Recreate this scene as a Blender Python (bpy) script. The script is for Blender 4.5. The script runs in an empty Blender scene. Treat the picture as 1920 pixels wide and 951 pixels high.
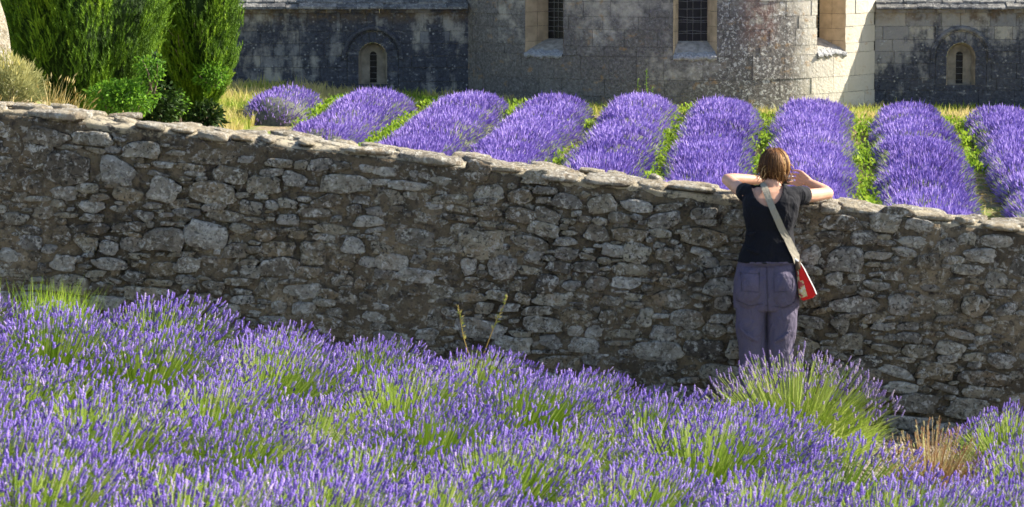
import bpy, bmesh, math, random
import numpy as np
from mathutils import Vector, Matrix
from mathutils.bvhtree import BVHTree

R = math.radians
sc = bpy.context.scene
C = sc.collection

# ------------------------------------------------------------------ camera
ZC = 3.414                       # camera height above the woman's feet
FPX = 6200.0                     # focal length in photo pixels (1920 wide)
TH = math.atan(745.5 / FPX)      # downward pitch
cam_d = bpy.data.cameras.new('camera')
cam = bpy.data.objects.new('camera', cam_d)
C.objects.link(cam)
cam.location = (0, 0, ZC)
cam.rotation_euler = (math.pi / 2 - TH, 0, 0)
cam_d.sensor_width = 36
cam_d.lens = FPX / 1920 * 36
cam_d.clip_start = 0.5
cam_d.clip_end = 3000
cam_d.dof.use_dof = True
cam_d.dof.focus_distance = 33
cam_d.dof.aperture_fstop = 9
sc.camera = cam

# ------------------------------------------------------------------ light
SUN_AZ = 15                      # degrees behind the wall's plane, from the right
SUN_EL = 34
wd = bpy.data.worlds.new('World')
sc.world = wd
wd.use_nodes = True
nt = wd.node_tree
sky = nt.nodes.new('ShaderNodeTexSky')
sky.sky_type = 'NISHITA'
sky.sun_disc = False
sky.sun_elevation = R(SUN_EL)
sky.sun_rotation = R(90 - SUN_AZ)
bg = nt.nodes['Background']
nt.links.new(sky.outputs[0], bg.inputs[0])
bg.inputs[1].default_value = 0.092
sun_dir = Vector((math.cos(R(SUN_AZ)) * math.cos(R(SUN_EL)), math.sin(R(SUN_AZ)) * math.cos(R(SUN_EL)), math.sin(R(SUN_EL))))
sl = bpy.data.lights.new('sun', 'SUN')
sl.energy = 5.0
sl.angle = R(0.5)
sl.color = (1.0, 0.93, 0.80)
so = bpy.data.objects.new('sun', sl)
C.objects.link(so)
so.location = (30, 40, 40)
so.rotation_euler = sun_dir.to_track_quat('Z', 'Y').to_euler()
sc.view_settings.view_transform = 'Standard'
sc.view_settings.look = 'None'
sc.view_settings.gamma = 1
sc.view_settings.exposure = 1.27
sc.render.engine = 'CYCLES'
sc.cycles.use_denoising = True
sc.cycles.max_bounces = 5
sc.cycles.diffuse_bounces = 3
sc.cycles.transparent_max_bounces = 4

rng = np.random.default_rng(7)
random.seed(7)

# ------------------------------------------------------------------ helpers
def at(px, py, Y):
    """World point at depth plane y=Y seen at photo pixel (px, py)."""
    a = (px - 960) / FPX
    b = (475.5 - py) / FPX
    dy = math.cos(TH) + b * math.sin(TH)
    dz = -math.sin(TH) + b * math.cos(TH)
    k = Y / dy
    return Vector((a * k, Y, ZC + dz * k))

def X_at(px, Y, z=0.0):
    d = Y * math.cos(TH) - (z - ZC) * math.sin(TH)
    return (px - 960) / FPX * d

def pix(p):
    """photo pixel of a world point"""
    d = p[1] * math.cos(TH) - (p[2] - ZC) * math.sin(TH)
    v = p[1] * math.sin(TH) + (p[2] - ZC) * math.cos(TH)
    return 960 + FPX * p[0] / d, 475.5 - FPX * v / d

def wloc(o):
    v = Vector((0, 0, 0))
    while o is not None:
        v = v + o.location
        o = o.parent
    return v

def raw_mesh(name, V, F, mat=None, smooth=True, attrs=None):
    """V (n,3); F array (m,k) or list of arrays with different k."""
    V = np.asarray(V, dtype=np.float32)
    if not isinstance(F, list):
        F = [F]
    F = [np.asarray(f, dtype=np.int32) for f in F if len(f)]
    me = bpy.data.meshes.new(name)
    me.vertices.add(len(V))
    me.vertices.foreach_set('co', V.ravel())
    nl = sum(f.size for f in F)
    npol = sum(len(f) for f in F)
    me.loops.add(nl)
    me.polygons.add(npol)
    me.loops.foreach_set('vertex_index', np.concatenate([f.ravel() for f in F]))
    tot = np.concatenate([np.full(len(f), f.shape[1], np.int32) for f in F])
    st = np.concatenate([[0], np.cumsum(tot)[:-1]]).astype(np.int32)
    me.polygons.foreach_set('loop_start', st)
    me.polygons.foreach_set('loop_total', tot)
    me.polygons.foreach_set('use_smooth', np.full(npol, smooth))
    me.update(calc_edges=True)
    me.validate()
    if attrs:
        for k, a in attrs.items():
            at_ = me.attributes.new(k, 'FLOAT', 'POINT')
            at_.data.foreach_set('value', np.asarray(a, np.float32))
    if mat:
        me.materials.append(mat)
    return me

def tag(o, label=None, cat=None, group=None, kind=None):
    if label: o['label'] = label
    if cat: o['category'] = cat
    if group: o['group'] = group
    if kind: o['kind'] = kind
    return o

def mk(name, V, F, mat, parent=None, smooth=True, attrs=None, kind=None):
    V = np.asarray(V, dtype=np.float64).reshape(-1, 3)
    if parent is not None:
        V = V - np.array(wloc(parent))
    o = bpy.data.objects.new(name, raw_mesh(name, V, F, mat, smooth, attrs))
    C.objects.link(o)
    if parent is not None: o.parent = parent
    if kind: o['kind'] = kind
    return o

def put(name, me, loc, parent=None, rot=(0, 0, 0), scale=(1, 1, 1)):
    o = bpy.data.objects.new(name, me)
    C.objects.link(o)
    loc = Vector(loc)
    if parent is not None:
        loc = loc - wloc(parent)
        o.parent = parent
    o.location = loc
    o.rotation_euler = rot
    o.scale = scale
    return o

def root(name, loc, label, cat, group=None, kind=None):
    o = bpy.data.objects.new(name, None)
    C.objects.link(o)
    o.location = loc
    o.empty_display_size = 0.1
    return tag(o, label, cat, group, kind)

class Acc:
    """collects pieces into one mesh"""
    def __init__(s): s.V = []; s.F = {}; s.n = 0; s.A = []
    def add(s, V, F, tint=0.0):
        V = np.asarray(V, float).reshape(-1, 3)
        for f in (F if isinstance(F, list) else [F]):
            f = np.asarray(f, int)
            if len(f): s.F.setdefault(f.shape[1], []).append(f + s.n)
        s.V.append(V)
        s.A.append(np.full(len(V), tint) if np.isscalar(tint) else np.asarray(tint))
        s.n += len(V)
    def get(s):
        return np.concatenate(s.V), [np.concatenate(v) for v in s.F.values()], np.concatenate(s.A)
    def mk(s, name, mat, parent=None, smooth=True, kind=None):
        V, F, A = s.get()
        return mk(name, V, F, mat, parent, smooth, {'tint': A}, kind)

def scatter(TV, TF, M, P, tint=None):
    """copies of template TV/TF with 3x3 matrices M (n,3,3) at P (n,3)"""
    n = len(P)
    V = np.einsum('nij,vj->nvi', M, TV) + P[:, None, :]
    nv = len(TV)
    F = [(f[None] + (np.arange(n) * nv)[:, None, None]).reshape(-1, f.shape[1]) for f in (TF if isinstance(TF, list) else [TF])]
    t = np.repeat(rng.random(n) if tint is None else tint, nv)
    return V.reshape(-1, 3), F, t

def frames(D, roll=None, sx=1.0, sz=1.0):
    """matrices whose local z goes along D (n,3); x,y scaled by sx, z by sz"""
    D = D / np.linalg.norm(D, axis=1, keepdims=True)
    a = np.where(np.abs(D[:, 2:3]) < 0.95, np.array([[0, 0, 1.0]]), np.array([[1.0, 0, 0]]))
    x = np.cross(a, D); x /= np.linalg.norm(x, axis=1, keepdims=True)
    y = np.cross(D, x)
    if roll is None: roll = rng.random(len(D)) * 6.283
    c, s = np.cos(roll)[:, None], np.sin(roll)[:, None]
    x2 = x * c + y * s
    y2 = -x * s + y * c
    sx = np.broadcast_to(np.asarray(sx, float), (len(D),))[:, None]
    sz = np.broadcast_to(np.asarray(sz, float), (len(D),))[:, None]
    return np.stack([x2 * sx, y2 * sx, D * sz], axis=2)

def _h(ix, iy, iz, seed):
    n = (ix * 374761393 + iy * 668265263 + iz * 2147483647 + seed * 974711) & 0xFFFFFFFF
    n = ((n ^ (n >> 13)) * 1274126177) & 0xFFFFFFFF
    return ((n ^ (n >> 16)) & 0xFFFF) / 65535.0

def vn(p, seed=0):
    """value noise of points (n,3) -> 0..1"""
    p = np.asarray(p, float)
    i = np.floor(p).astype(np.int64)
    f = p - i
    f = f * f * (3 - 2 * f)
    r = 0
    for a in (0, 1):
        for b in (0, 1):
            for c in (0, 1):
                w = (f[..., 0] if a else 1 - f[..., 0]) * (f[..., 1] if b else 1 - f[..., 1]) * (f[..., 2] if c else 1 - f[..., 2])
                r = r + w * _h(i[..., 0] + a, i[..., 1] + b, i[..., 2] + c, seed)
    return r

def fbm(p, seed=0, oct=3):
    p = np.asarray(p, float)
    r = 0; a = 0.5; t = 0
    for k in range(oct):
        r = r + a * vn(p * 2 ** k, seed + k); t += a; a *= 0.5
    return r / t

def grid(nu, nv, closed_u=False):
    """quads of a grid with nu columns, nv rows; index = v*nu+u"""
    u = np.arange(nu if closed_u else nu - 1)
    v = np.arange(nv - 1)
    U, Vv = np.meshgrid(u, v)
    U = U.ravel(); Vv = Vv.ravel()
    U2 = (U + 1) % nu
    return np.stack([Vv * nu + U, Vv * nu + U2, (Vv + 1) * nu + U2, (Vv + 1) * nu + U], axis=1)

def box(x0, x1, y0, y1, z0, z1):
    V = np.array([(x, y, z) for z in (z0, z1) for y in (y0, y1) for x in (x0, x1)], float)
    F = np.array([(0, 2, 3, 1), (4, 5, 7, 6), (0, 1, 5, 4), (2, 6, 7, 3), (0, 4, 6, 2), (1, 3, 7, 5)])
    return V, F

def tube(pts, rad, n=8, cap=True, squash=None):
    """closed tube along pts with radii; squash = (axis vector, factor)"""
    pts = np.asarray(pts, float)
    rad = np.broadcast_to(np.asarray(rad, float), (len(pts),))
    if cap:      # rounded ends
        d0 = pts[0] - pts[1]; d0 /= np.linalg.norm(d0)
        d1 = pts[-1] - pts[-2]; d1 /= np.linalg.norm(d1)
        e0 = [(pts[0] + d0 * rad[0] * a, rad[0] * b) for a, b in ((0.92, 0.38), (0.7, 0.72), (0.35, 0.94))]
        e1 = [(pts[-1] + d1 * rad[-1] * a, rad[-1] * b) for a, b in ((0.35, 0.94), (0.7, 0.72), (0.92, 0.38))]
        pts = np.array([e[0] for e in e0] + list(pts) + [e[0] for e in e1])
        rad = np.array([e[1] for e in e0] + list(rad) + [e[1] for e in e1])
    m = len(pts)
    T = np.gradient(pts, axis=0)
    T /= np.linalg.norm(T, axis=1, keepdims=True) + 1e-12
    ref = np.array([0.0, 0, 1]) if abs(T[0][2]) < 0.9 else np.array([0.0, 1, 0])
    V = []
    x = np.cross(ref, T[0])
    for i in range(m):
        x = x - T[i] * np.dot(x, T[i]); x /= np.linalg.norm(x) + 1e-12
        y = np.cross(T[i], x)
        a = np.arange(n) * 2 * math.pi / n
        off = (np.cos(a)[:, None] * x + np.sin(a)[:, None] * y) * rad[i]
        if squash is not None:
            ax = np.asarray(squash[0], float); ax /= np.linalg.norm(ax)
            off = off - (1 - squash[1]) * (off @ ax)[:, None] * ax
        V.append(pts[i] + off)
    V = np.concatenate(V)
    F4 = grid(n, m, True)
    V = np.concatenate([V, [pts[0], pts[-1]]])
    c0, c1 = m * n, m * n + 1
    F3 = np.array([(c0, (k + 1) % n, k) for k in range(n)] + [(c1, (m - 1) * n + k, (m - 1) * n + (k + 1) % n) for k in range(n)])
    return V, [F4, F3]

def loft(rings):
    """rings: list of (n,3) arrays, capped with centre fans"""
    n = len(rings[0]); m = len(rings)
    V = np.concatenate(rings + [[np.mean(rings[0], axis=0)], [np.mean(rings[-1], axis=0)]])
    c0, c1 = m * n, m * n + 1
    F3 = np.array([(c0, (k + 1) % n, k) for k in range(n)] + [(c1, (m - 1) * n + k, (m - 1) * n + (k + 1) % n) for k in range(n)])
    return V, [grid(n, m, True), F3]

def ell(c, r, n=16, m=10):
    c = np.array(c, float)
    rings = []
    for j in range(1, m):
        t = math.pi * j / m
        a = np.arange(n) * 2 * math.pi / n
        rings.append(np.stack([c[0] + r[0] * np.sin(t) * np.cos(a), c[1] + r[1] * np.sin(t) * np.sin(a), np.full(n, c[2] - r[2] * np.cos(t))], 1))
    return loft(rings)

# ------------------------------------------------------------------ materials
class N:
    def __init__(s, name):
        s.m = bpy.data.materials.new(name); s.m.use_nodes = True
        s.t = s.m.node_tree; s.b = s.t.nodes['Principled BSDF']; s.out = s.t.nodes['Material Output']
        s.b.inputs['Specular IOR Level'].default_value = 0.25
    def n(s, typ, ins=None, **kw):
        x = s.t.nodes.new('ShaderNode' + typ)
        for k, v in kw.items(): setattr(x, k, v)
        for k, v in (ins or {}).items(): s.set(x, k, v)
        return x
    def set(s, x, k, v):
        i = x.inputs[k]
        if isinstance(v, bpy.types.NodeSocket): s.t.links.new(v, i)
        elif isinstance(v, (tuple, list)) and len(v) == 3 and i.type == 'RGBA': i.default_value = (*v, 1)
        else: i.default_value = v
    def pos(s): return s.n('NewGeometry').outputs['Position']
    def noise(s, scale, detail=3, rough=0.55, vec=None, dist=0.0):
        x = s.n('TexNoise', {'Scale': scale, 'Detail': detail, 'Roughness': rough, 'Distortion': dist, 'Vector': vec if vec is not None else s.pos()})
        return x.outputs[0]
    def scaled(s, vec, sc_):
        return s.n('VectorMath', {0: vec, 1: sc_}, operation='MULTIPLY').outputs[0]
    def ramp(s, fac, stops, interp='LINEAR'):
        x = s.n('ValToRGB', {'Fac': fac}); cr = x.color_ramp; cr.interpolation = interp
        while len(cr.elements) < len(stops): cr.elements.new(0.5)
        for e, (p, c) in zip(cr.elements, stops):
            e.position = p
            e.color = (*c, 1) if isinstance(c, (tuple, list)) else (c, c, c, 1)
        return x.outputs[0]
    def mix(s, fac, a, b, mode='MIX'):
        x = s.n('Mix', data_type='RGBA', blend_type=mode)
        s.set(x, 0, fac); s.set(x, 6, a); s.set(x, 7, b)
        return x.outputs[2]
    def math(s, op, a, b=0.0, clamp=False):
        return s.n('Math', {0: a, 1: b}, operation=op, use_clamp=clamp).outputs[0]
    def mrange(s, v, a, b, c=0.0, d=1.0):
        return s.n('MapRange', {0: v, 1: a, 2: b, 3: c, 4: d}).outputs[0]
    def rnd(s):
        a = s.n('ObjectInfo').outputs['Random']
        b = s.n('Attribute', attribute_name='tint').outputs['Fac']
        return s.math('FRACT', s.math('ADD', a, b))
    def tint(s): return s.n('Attribute', attribute_name='tint').outputs['Fac']
    def bump(s, h, dist=0.01, strength=1.0):
        x = s.n('Bump', {'Height': h, 'Distance': dist, 'Strength': strength})
        s.t.links.new(x.outputs[0], s.b.inputs['Normal'])
    def fin(s, col, rough=0.85):
        s.set(s.b, 'Base Color', col); s.set(s.b, 'Roughness', rough)
        return s.m
    def leafy(s, col, trans=0.35, rough=0.6):
        """diffuse plus translucency for thin leaves"""
        s.set(s.b, 'Base Color', col); s.set(s.b, 'Roughness', rough)
        tr = s.n('BsdfTranslucent', {'Color': col})
        mx = s.n('MixShader', {0: trans, 1: s.b.outputs[0], 2: tr.outputs[0]})
        s.t.links.new(mx.outputs[0], s.out.inputs[0])
        return s.m

def plain(name, col, rough=0.7, var=0.12, scale=30.0, bump=0.0):
    k = N(name)
    f = k.noise(scale)
    c = k.mix(k.mrange(f, 0.3, 0.7), tuple(x * (1 - var) for x in col), tuple(min(1, x * (1 + var)) for x in col))
    if bump: k.bump(f, bump)
    return k.fin(c, rough)

def m_rubble(name, dark=1.0, cap=False):
    k = N(name)
    p = k.pos()
    r = k.rnd()
    def off(x, y, z): return k.n('VectorMath', {0: p, 1: (x, y, z)}, operation='ADD').outputs[0]
    if cap:
        base = k.ramp(r, [(0.0, (.42, .36, .26)), (0.35, (.52, .45, .33)), (0.7, (.36, .32, .26)), (1.0, (.56, .50, .39))])
    else:
        base = k.ramp(r, [(0.0, (.24, .20, .145)), (0.12, (.45, .40, .30)), (0.28, (.27, .235, .185)), (0.42, (.53, .49, .40)), (0.56, (.15, .13, .11)), (0.7, (.36, .29, .19)), (0.84, (.31, .285, .25)), (1.0, (.48, .45, .40))])
    r2 = k.math('FRACT', k.math('MULTIPLY', r, 17.3))
    n1 = k.noise(8, 5, 0.7, p, .4)
    n2 = k.noise(42, 6, 0.75, p, .6)
    n3 = k.noise(24, 6, 0.75, off(3.1, 7.7, 1.3), .6)
    n4 = k.noise(5.5, 3, 0.6, off(11.1, 2.7, 5.3))
    n5 = k.noise(13, 6, 0.75, off(1.7, 9.2, 4.4), .5)
    if not cap: base = k.mix(k.math('MULTIPLY', k.mrange(r2, .84, .90), .7), base, (.60, .575, .52))
    c = k.mix(k.mrange(n1, 0.36, 0.64), k.mix(1.0, base, (.50, .48, .46), 'MULTIPLY'), base)
    c = k.mix(k.math('MULTIPLY', k.mrange(n4, 0.54, 0.70), 0.5), c, (.34, .23, .12))     # ochre
    c = k.mix(k.math('MULTIPLY', k.mrange(n3, 0.52, 0.60), k.mrange(r2, 0.0, 1.0, .6, 1.0)), c, (.67, .645, .59) if not cap else (.60, .57, .50))    # pale lichen
    c = k.mix(k.math('MULTIPLY', k.mrange(n2, 0.53, 0.59), k.mrange(r2, 0.0, 1.0, .97, .62) if not cap else .45), c, (.028, .026, .024))               # black lichen
    if not cap:
        c = k.mix(k.math('MULTIPLY', k.mrange(n5, 0.58, 0.63), .8), c, k.mix(n3, (.07, .055, .04), (.20, .155, .10)))     # smeared mortar
    k.bump(k.math('ADD', k.math('ADD', n2, n3), k.math('MULTIPLY', n1, 1.5)), 0.022, 1.0)
    return k.fin(c, 0.92)

def m_mortar():
    k = N('wall mortar')
    p = k.pos()
    n1 = k.noise(2.2, 4, 0.6, p)
    n2 = k.noise(14, 6, 0.7, p)
    n3 = k.noise(60, 4, 0.7, p)
    c = k.ramp(n1, [(0.3, (.072, .056, .038)), (0.5, (.145, .112, .072)), (0.68, (.27, .21, .135))])
    n4 = k.noise(24, 6, .75, p, .6)
    c = k.mix(k.mrange(n2, 0.36, 0.50), (.045, .037, .03), c)
    c = k.mix(k.math('MULTIPLY', k.mrange(n4, 0.55, 0.61), .7), c, (.44, .42, .37))
    c = k.mix(k.math('MULTIPLY', k.mrange(n3, 0.55, 0.62), .7), c, (.05, .043, .036))
    k.bump(k.math('ADD', n2, k.math('MULTIPLY', n3, 0.4)), 0.03, 1.0)
    return k.fin(c, 0.95)

MAT = {}
MAT['rubble'] = m_rubble('rubble stone')
MAT['coping'] = m_rubble('coping stone', cap=True)
MAT['mortar'] = m_mortar()

def m_lav(name, cols, trans=0.25):
    k = N(name)
    return k.leafy(k.ramp(k.tint(), cols), trans, 0.7)
MAT['lav_far'] = m_lav('lavender flower far', [(0, (.11, .06, .28)), (.3, (.29, .19, .58)), (.65, (.43, .305, .76)), (1, (.60, .47, .86))])
MAT['lav_near'] = m_lav('lavender flower near', [(0, (.12, .065, .36)), (.3, (.25, .15, .60)), (.6, (.37, .245, .77)), (.88, (.53, .39, .86)), (1, (.68, .54, .84))])
MAT['lav_dry'] = m_lav('fading lavender flower', [(0, (.20, .13, .38)), (.5, (.33, .24, .52)), (1, (.46, .38, .46))])
MAT['stem_near'] = m_lav('lavender stem', [(0, (.16, .26, .03)), (.4, (.33, .48, .055)), (.75, (.52, .62, .13)), (1, (.66, .66, .32))], 0.45)
MAT['stem_bright'] = m_lav('bright lavender stem', [(0, (.22, .34, .04)), (.5, (.42, .52, .09)), (1, (.60, .60, .26))], 0.4)
MAT['stem_dry'] = m_lav('dry red stem', [(0, (.24, .10, .04)), (.35, (.44, .25, .11)), (.7, (.50, .42, .22)), (1, (.50, .52, .20))], 0.3)
MAT['grass_green'] = m_lav('fresh grass', [(0, (.20, .36, .02)), (.6, (.36, .52, .04)), (1, (.50, .60, .10))], 0.45)
MAT['grass_dry'] = m_lav('dry grass', [(0, (.42, .30, .10)), (.5, (.58, .47, .18)), (1, (.70, .60, .32))], 0.35)
MAT['meadow'] = m_lav('meadow grass', [(0, (.22, .32, .03)), (.3, (.42, .46, .08)), (.62, (.58, .50, .16)), (1, (.66, .55, .26))], 0.35)
MAT['weed'] = m_lav('weed leaf', [(0, (.10, .20, .015)), (.5, (.26, .42, .03)), (1, (.46, .58, .06))], 0.4)
MAT['cypress'] = m_lav('cypress spray', [(0, (.020, .046, .006)), (.4, (.075, .155, .012)), (.75, (.19, .33, .020)), (1, (.31, .45, .030))], 0.2)
MAT['broadleaf'] = m_lav('broad leaf', [(0, (.04, .10, .012)), (.5, (.11, .26, .022)), (1, (.24, .44, .035))], 0.4)
MAT['shade_leaf'] = m_lav('shade-dark undergrowth leaf', [(0, (.010, .025, .006)), (.6, (.028, .060, .010)), (1, (.06, .11, .015))], .2)  # near-black leaves, the deep shade under the trees put into their colour
MAT['santolina'] = m_lav('grey shrub leaf', [(0, (.22, .24, .10)), (.5, (.42, .41, .18)), (.8, (.55, .50, .20)), (1, (.66, .54, .10))], 0.3)
MAT['bark'] = plain('bark', (.16, .12, .085), 0.9, 0.35, 25, 0.01)
MAT['twig'] = plain('bare twig', (.30, .24, .16), 0.9, 0.3, 25)
MAT['cream_flower'] = plain('cream flower', (.78, .74, .50), 0.7)
MAT['yellow_flower'] = plain('yellow flower', (.75, .55, .03), 0.7)

def m_ground():
    k = N('ground')
    p = k.pos()
    n1 = k.noise(1.1, 4, 0.6, p)
    n2 = k.noise(16, 5, 0.7, p)
    n3 = k.noise(70, 3, 0.7, p)
    soil = k.ramp(n2, [(.3, (.16, .11, .06)), (.5, (.34, .26, .16)), (.7, (.52, .43, .28))])
    green = k.ramp(n3, [(.3, (.07, .12, .02)), (.7, (.28, .34, .06))])
    c = k.mix(k.mrange(n1, .45, .6), soil, green)
    sep = k.n('SeparateXYZ', {0: p}).outputs[1]
    grav = k.ramp(n3, [(.3, (.14, .13, .115)), (.5, (.30, .28, .25)), (.72, (.48, .46, .42))])
    c = k.mix(k.mrange(sep, 21.0, 30.0), grav, c)
    k.bump(k.math('ADD', n2, k.math('MULTIPLY', n3, .5)), 0.03)
    return k.fin(c, 0.95)
MAT['ground'] = m_ground()
MAT['gravel'] = m_rubble('gravel stone', cap=True)
MAT['lav_base'] = (lambda k: k.fin(k.ramp(k.noise(22, 4, .7), [(.3, (.045, .06, .03)), (.5, (.10, .10, .10)), (.7, (.17, .19, .09))]), .9))(N('lavender inner stems'))

# ------------------------------------------------------------------ terrain
XW = 1.55
SLOPE = 0.113
def near_z(x):
    x = np.clip(x, -14, 14)
    return -SLOPE * (x - XW)
def field_z(x, y):
    return -2.05 - 0.027 * (np.clip(x, -25, 25) - 6.2) + .016 * np.clip(np.asarray(y, float) - 69, -45, 4)
def sstep(a, b, t):
    t = np.clip((t - a) / (b - a), 0, 1)
    return t * t * (3 - 2 * t)
def G(x, y):
    x = np.asarray(x, float); y = np.asarray(y, float)
    k = sstep(20.6, 34, y)
    z = near_z(x) * (1 - k) + field_z(x, y) * k
    z = z + 2.15 * np.exp(-((x + 7.6) / 3.0) ** 2 - ((y - 47) / 5.0) ** 2)      # bank behind the wall at the left
    z = z + 1.7 * sstep(9, 2, y) * (y < 10)                                     # bank the photographer stands on
    return z

def axis_(parts):
    return np.unique(np.concatenate([np.arange(a, b, s) for a, b, s in parts]))
gx = axis_([(-600, -60, 60), (-60, -12, 4), (-12, 16, 0.4), (16, 60, 4), (60, 601, 60)])
gy = axis_([(-60, 8, 6), (8, 22, 0.3), (22, 76, 0.8), (76, 120, 5), (120, 1500, 90)])
GX, GY = np.meshgrid(gx, gy)
gp = np.stack([GX.ravel(), GY.ravel(), np.zeros(GX.size)], 1)
gz = G(GX, GY).ravel() + (fbm(gp * 1.3, 5) - 0.5) * 0.06 * ((gp[:, 1] > 5) & (gp[:, 1] < 76))
gv = gp.copy(); gv[:, 2] = gz
mk('ground', gv, grid(len(gx), len(gy)), MAT['ground'], kind='structure')

# ------------------------------------------------------------------ rubble wall
YW = 20.0
WT = 0.52
TOP = [(-700, 118), (0, 200), (190, 219), (350, 243), (470, 257), (640, 274), (890, 304), (1000, 319), (1200, 342), (1340, 357), (1450, 368), (1560, 381), (1640, 388), (1760, 407), (1920, 424), (2700, 512)]
_tx = [at(a, b, YW).x for a, b in TOP]
_tz = [at(a, b, YW).z for a, b in TOP]
def wall_top(x): return np.interp(x, _tx, _tz)
XA, XB = _tx[0], _tx[-1]
wall = root('rubble_wall', (1.5, YW + WT / 2, 0), 'long rubble stone wall with pale coping sloping down to the right', 'wall')

nu = int((XB - XA) / 0.035)
us = np.linspace(XA, XB, nu)
nv_ = 48
rows_ = []
topz = wall_top(us) - 0.045
botz = near_z(us) - 0.25
for j in range(nv_):
    t = j / (nv_ - 1)
    z = botz + (topz - botz) * t
    pp = np.stack([us, np.zeros(nu), z], 1)
    y = YW + 0.012 - (fbm(pp * 9, 11) - 0.5) * 0.05 - (fbm(pp * 1.6, 17) - 0.5) * 0.06
    rows_.append(np.stack([us, y, z], 1))
rows_.append(np.stack([us, np.full(nu, YW + WT - .06), topz - .03], 1))
rows_.append(np.stack([us, np.full(nu, YW + WT - .02), botz - 0.6], 1))
mk('mortar_core', np.concatenate(rows_), grid(nu, len(rows_)), MAT['mortar'], wall)

cap_rows = []
for jd, (d, dz) in enumerate(((0.03, -.055), (0.016, -.026), (0.022, -.010), (0.05, -.002), (.12, .0), (.2, .002), (.28, .002), (.36, .0), (.43, -.004), (.49, -.016), (.51, -.05), (.50, -.09))):
    pp = np.stack([us, np.full(nu, d * 2.0), np.zeros(nu)], 1)
    q_ = fbm(pp * 9, 3) - .5; q2_ = fbm(pp * 2.3, 8) - .5
    cap_rows.append(np.stack([us, YW + d + q_ * .035, topz + .022 + dz * (1 + q_) + q_ * .05 + q2_ * .05 + .006 * (fbm(pp * 30, 4) - .5)], 1))
MAT['cap_mortar'] = (lambda k: (k.bump(k.noise(24, 6, .78), .04), k.fin(k.mix(k.mrange(k.noise(15, 6, .78), .49, .58), k.ramp(k.noise(5, 5, .7), [(.3, (.32, .26, .18)), (.5, (.52, .45, .32)), (.7, (.64, .57, .44))]), (.10, .09, .078)), .95))[1])(N('pale cap mortar'))  # mortar on the wall top, its sunlit cream put into the colour
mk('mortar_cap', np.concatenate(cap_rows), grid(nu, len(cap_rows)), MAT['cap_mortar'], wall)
NPT = 18
def outline(r, n, corners, soft):
    """irregular polygon with uneven sides, n points, inside +-0.5"""
    k = corners
    ang = (np.arange(k) + r.uniform(-.33, .33, k)) * 2 * math.pi / k + r.uniform(0, 6.28)
    e = r.uniform(.45, .8)
    c = np.column_stack([np.sign(np.cos(ang)) * np.abs(np.cos(ang)) ** e, np.sign(np.sin(ang)) * np.abs(np.sin(ang)) ** e]) * r.uniform(.78, 1.08, (k, 1))
    seg = np.linalg.norm(np.roll(c, -1, 0) - c, axis=1); cum = np.concatenate([[0], np.cumsum(seg)])
    tt = np.arange(n) / n * cum[-1]
    cc = np.vstack([c, c[:1]])
    p = np.column_stack([np.interp(tt, cum, cc[:, i]) for i in (0, 1)])
    p = p * (1 - soft) + soft * .5 * (np.roll(p, 1, 0) + np.roll(p, -1, 0))
    p *= 1 + (r.random((n, 1)) - .5) * .13
    p -= (p.max(0) + p.min(0)) / 2
    return p / (p.max(0) - p.min(0))
def stone_mesh(i, mat, name='stone'):
    r = np.random.default_rng(100 + i)
    n = NPT
    p = outline(r, n, int(r.integers(5, 9)), .25)
    rings = []
    tx, tz = r.uniform(-.7, .7), r.uniform(-.9, .5)
    for sc_, dep in ((1.0, 1.2), (1.0, 0.0), (0.9, -0.55), (0.66, -0.8), (0.33, -.9)):
        j = 1 + (r.random(n) - 0.5) * 0.16
        x, z = p[:, 0] * sc_ * j, p[:, 1] * sc_ * j
        dd = np.full(n, dep)
        if dep < -.1: dd = dd + (r.random(n) - .5) * .6 + tx * x + tz * z
        rings.append(np.stack([x, dd, z], 1))
    V, F = loft(rings)
    return raw_mesh(name, V, F, mat, True)
SV = [stone_mesh(i, MAT['rubble']) for i in range(36)]

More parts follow.
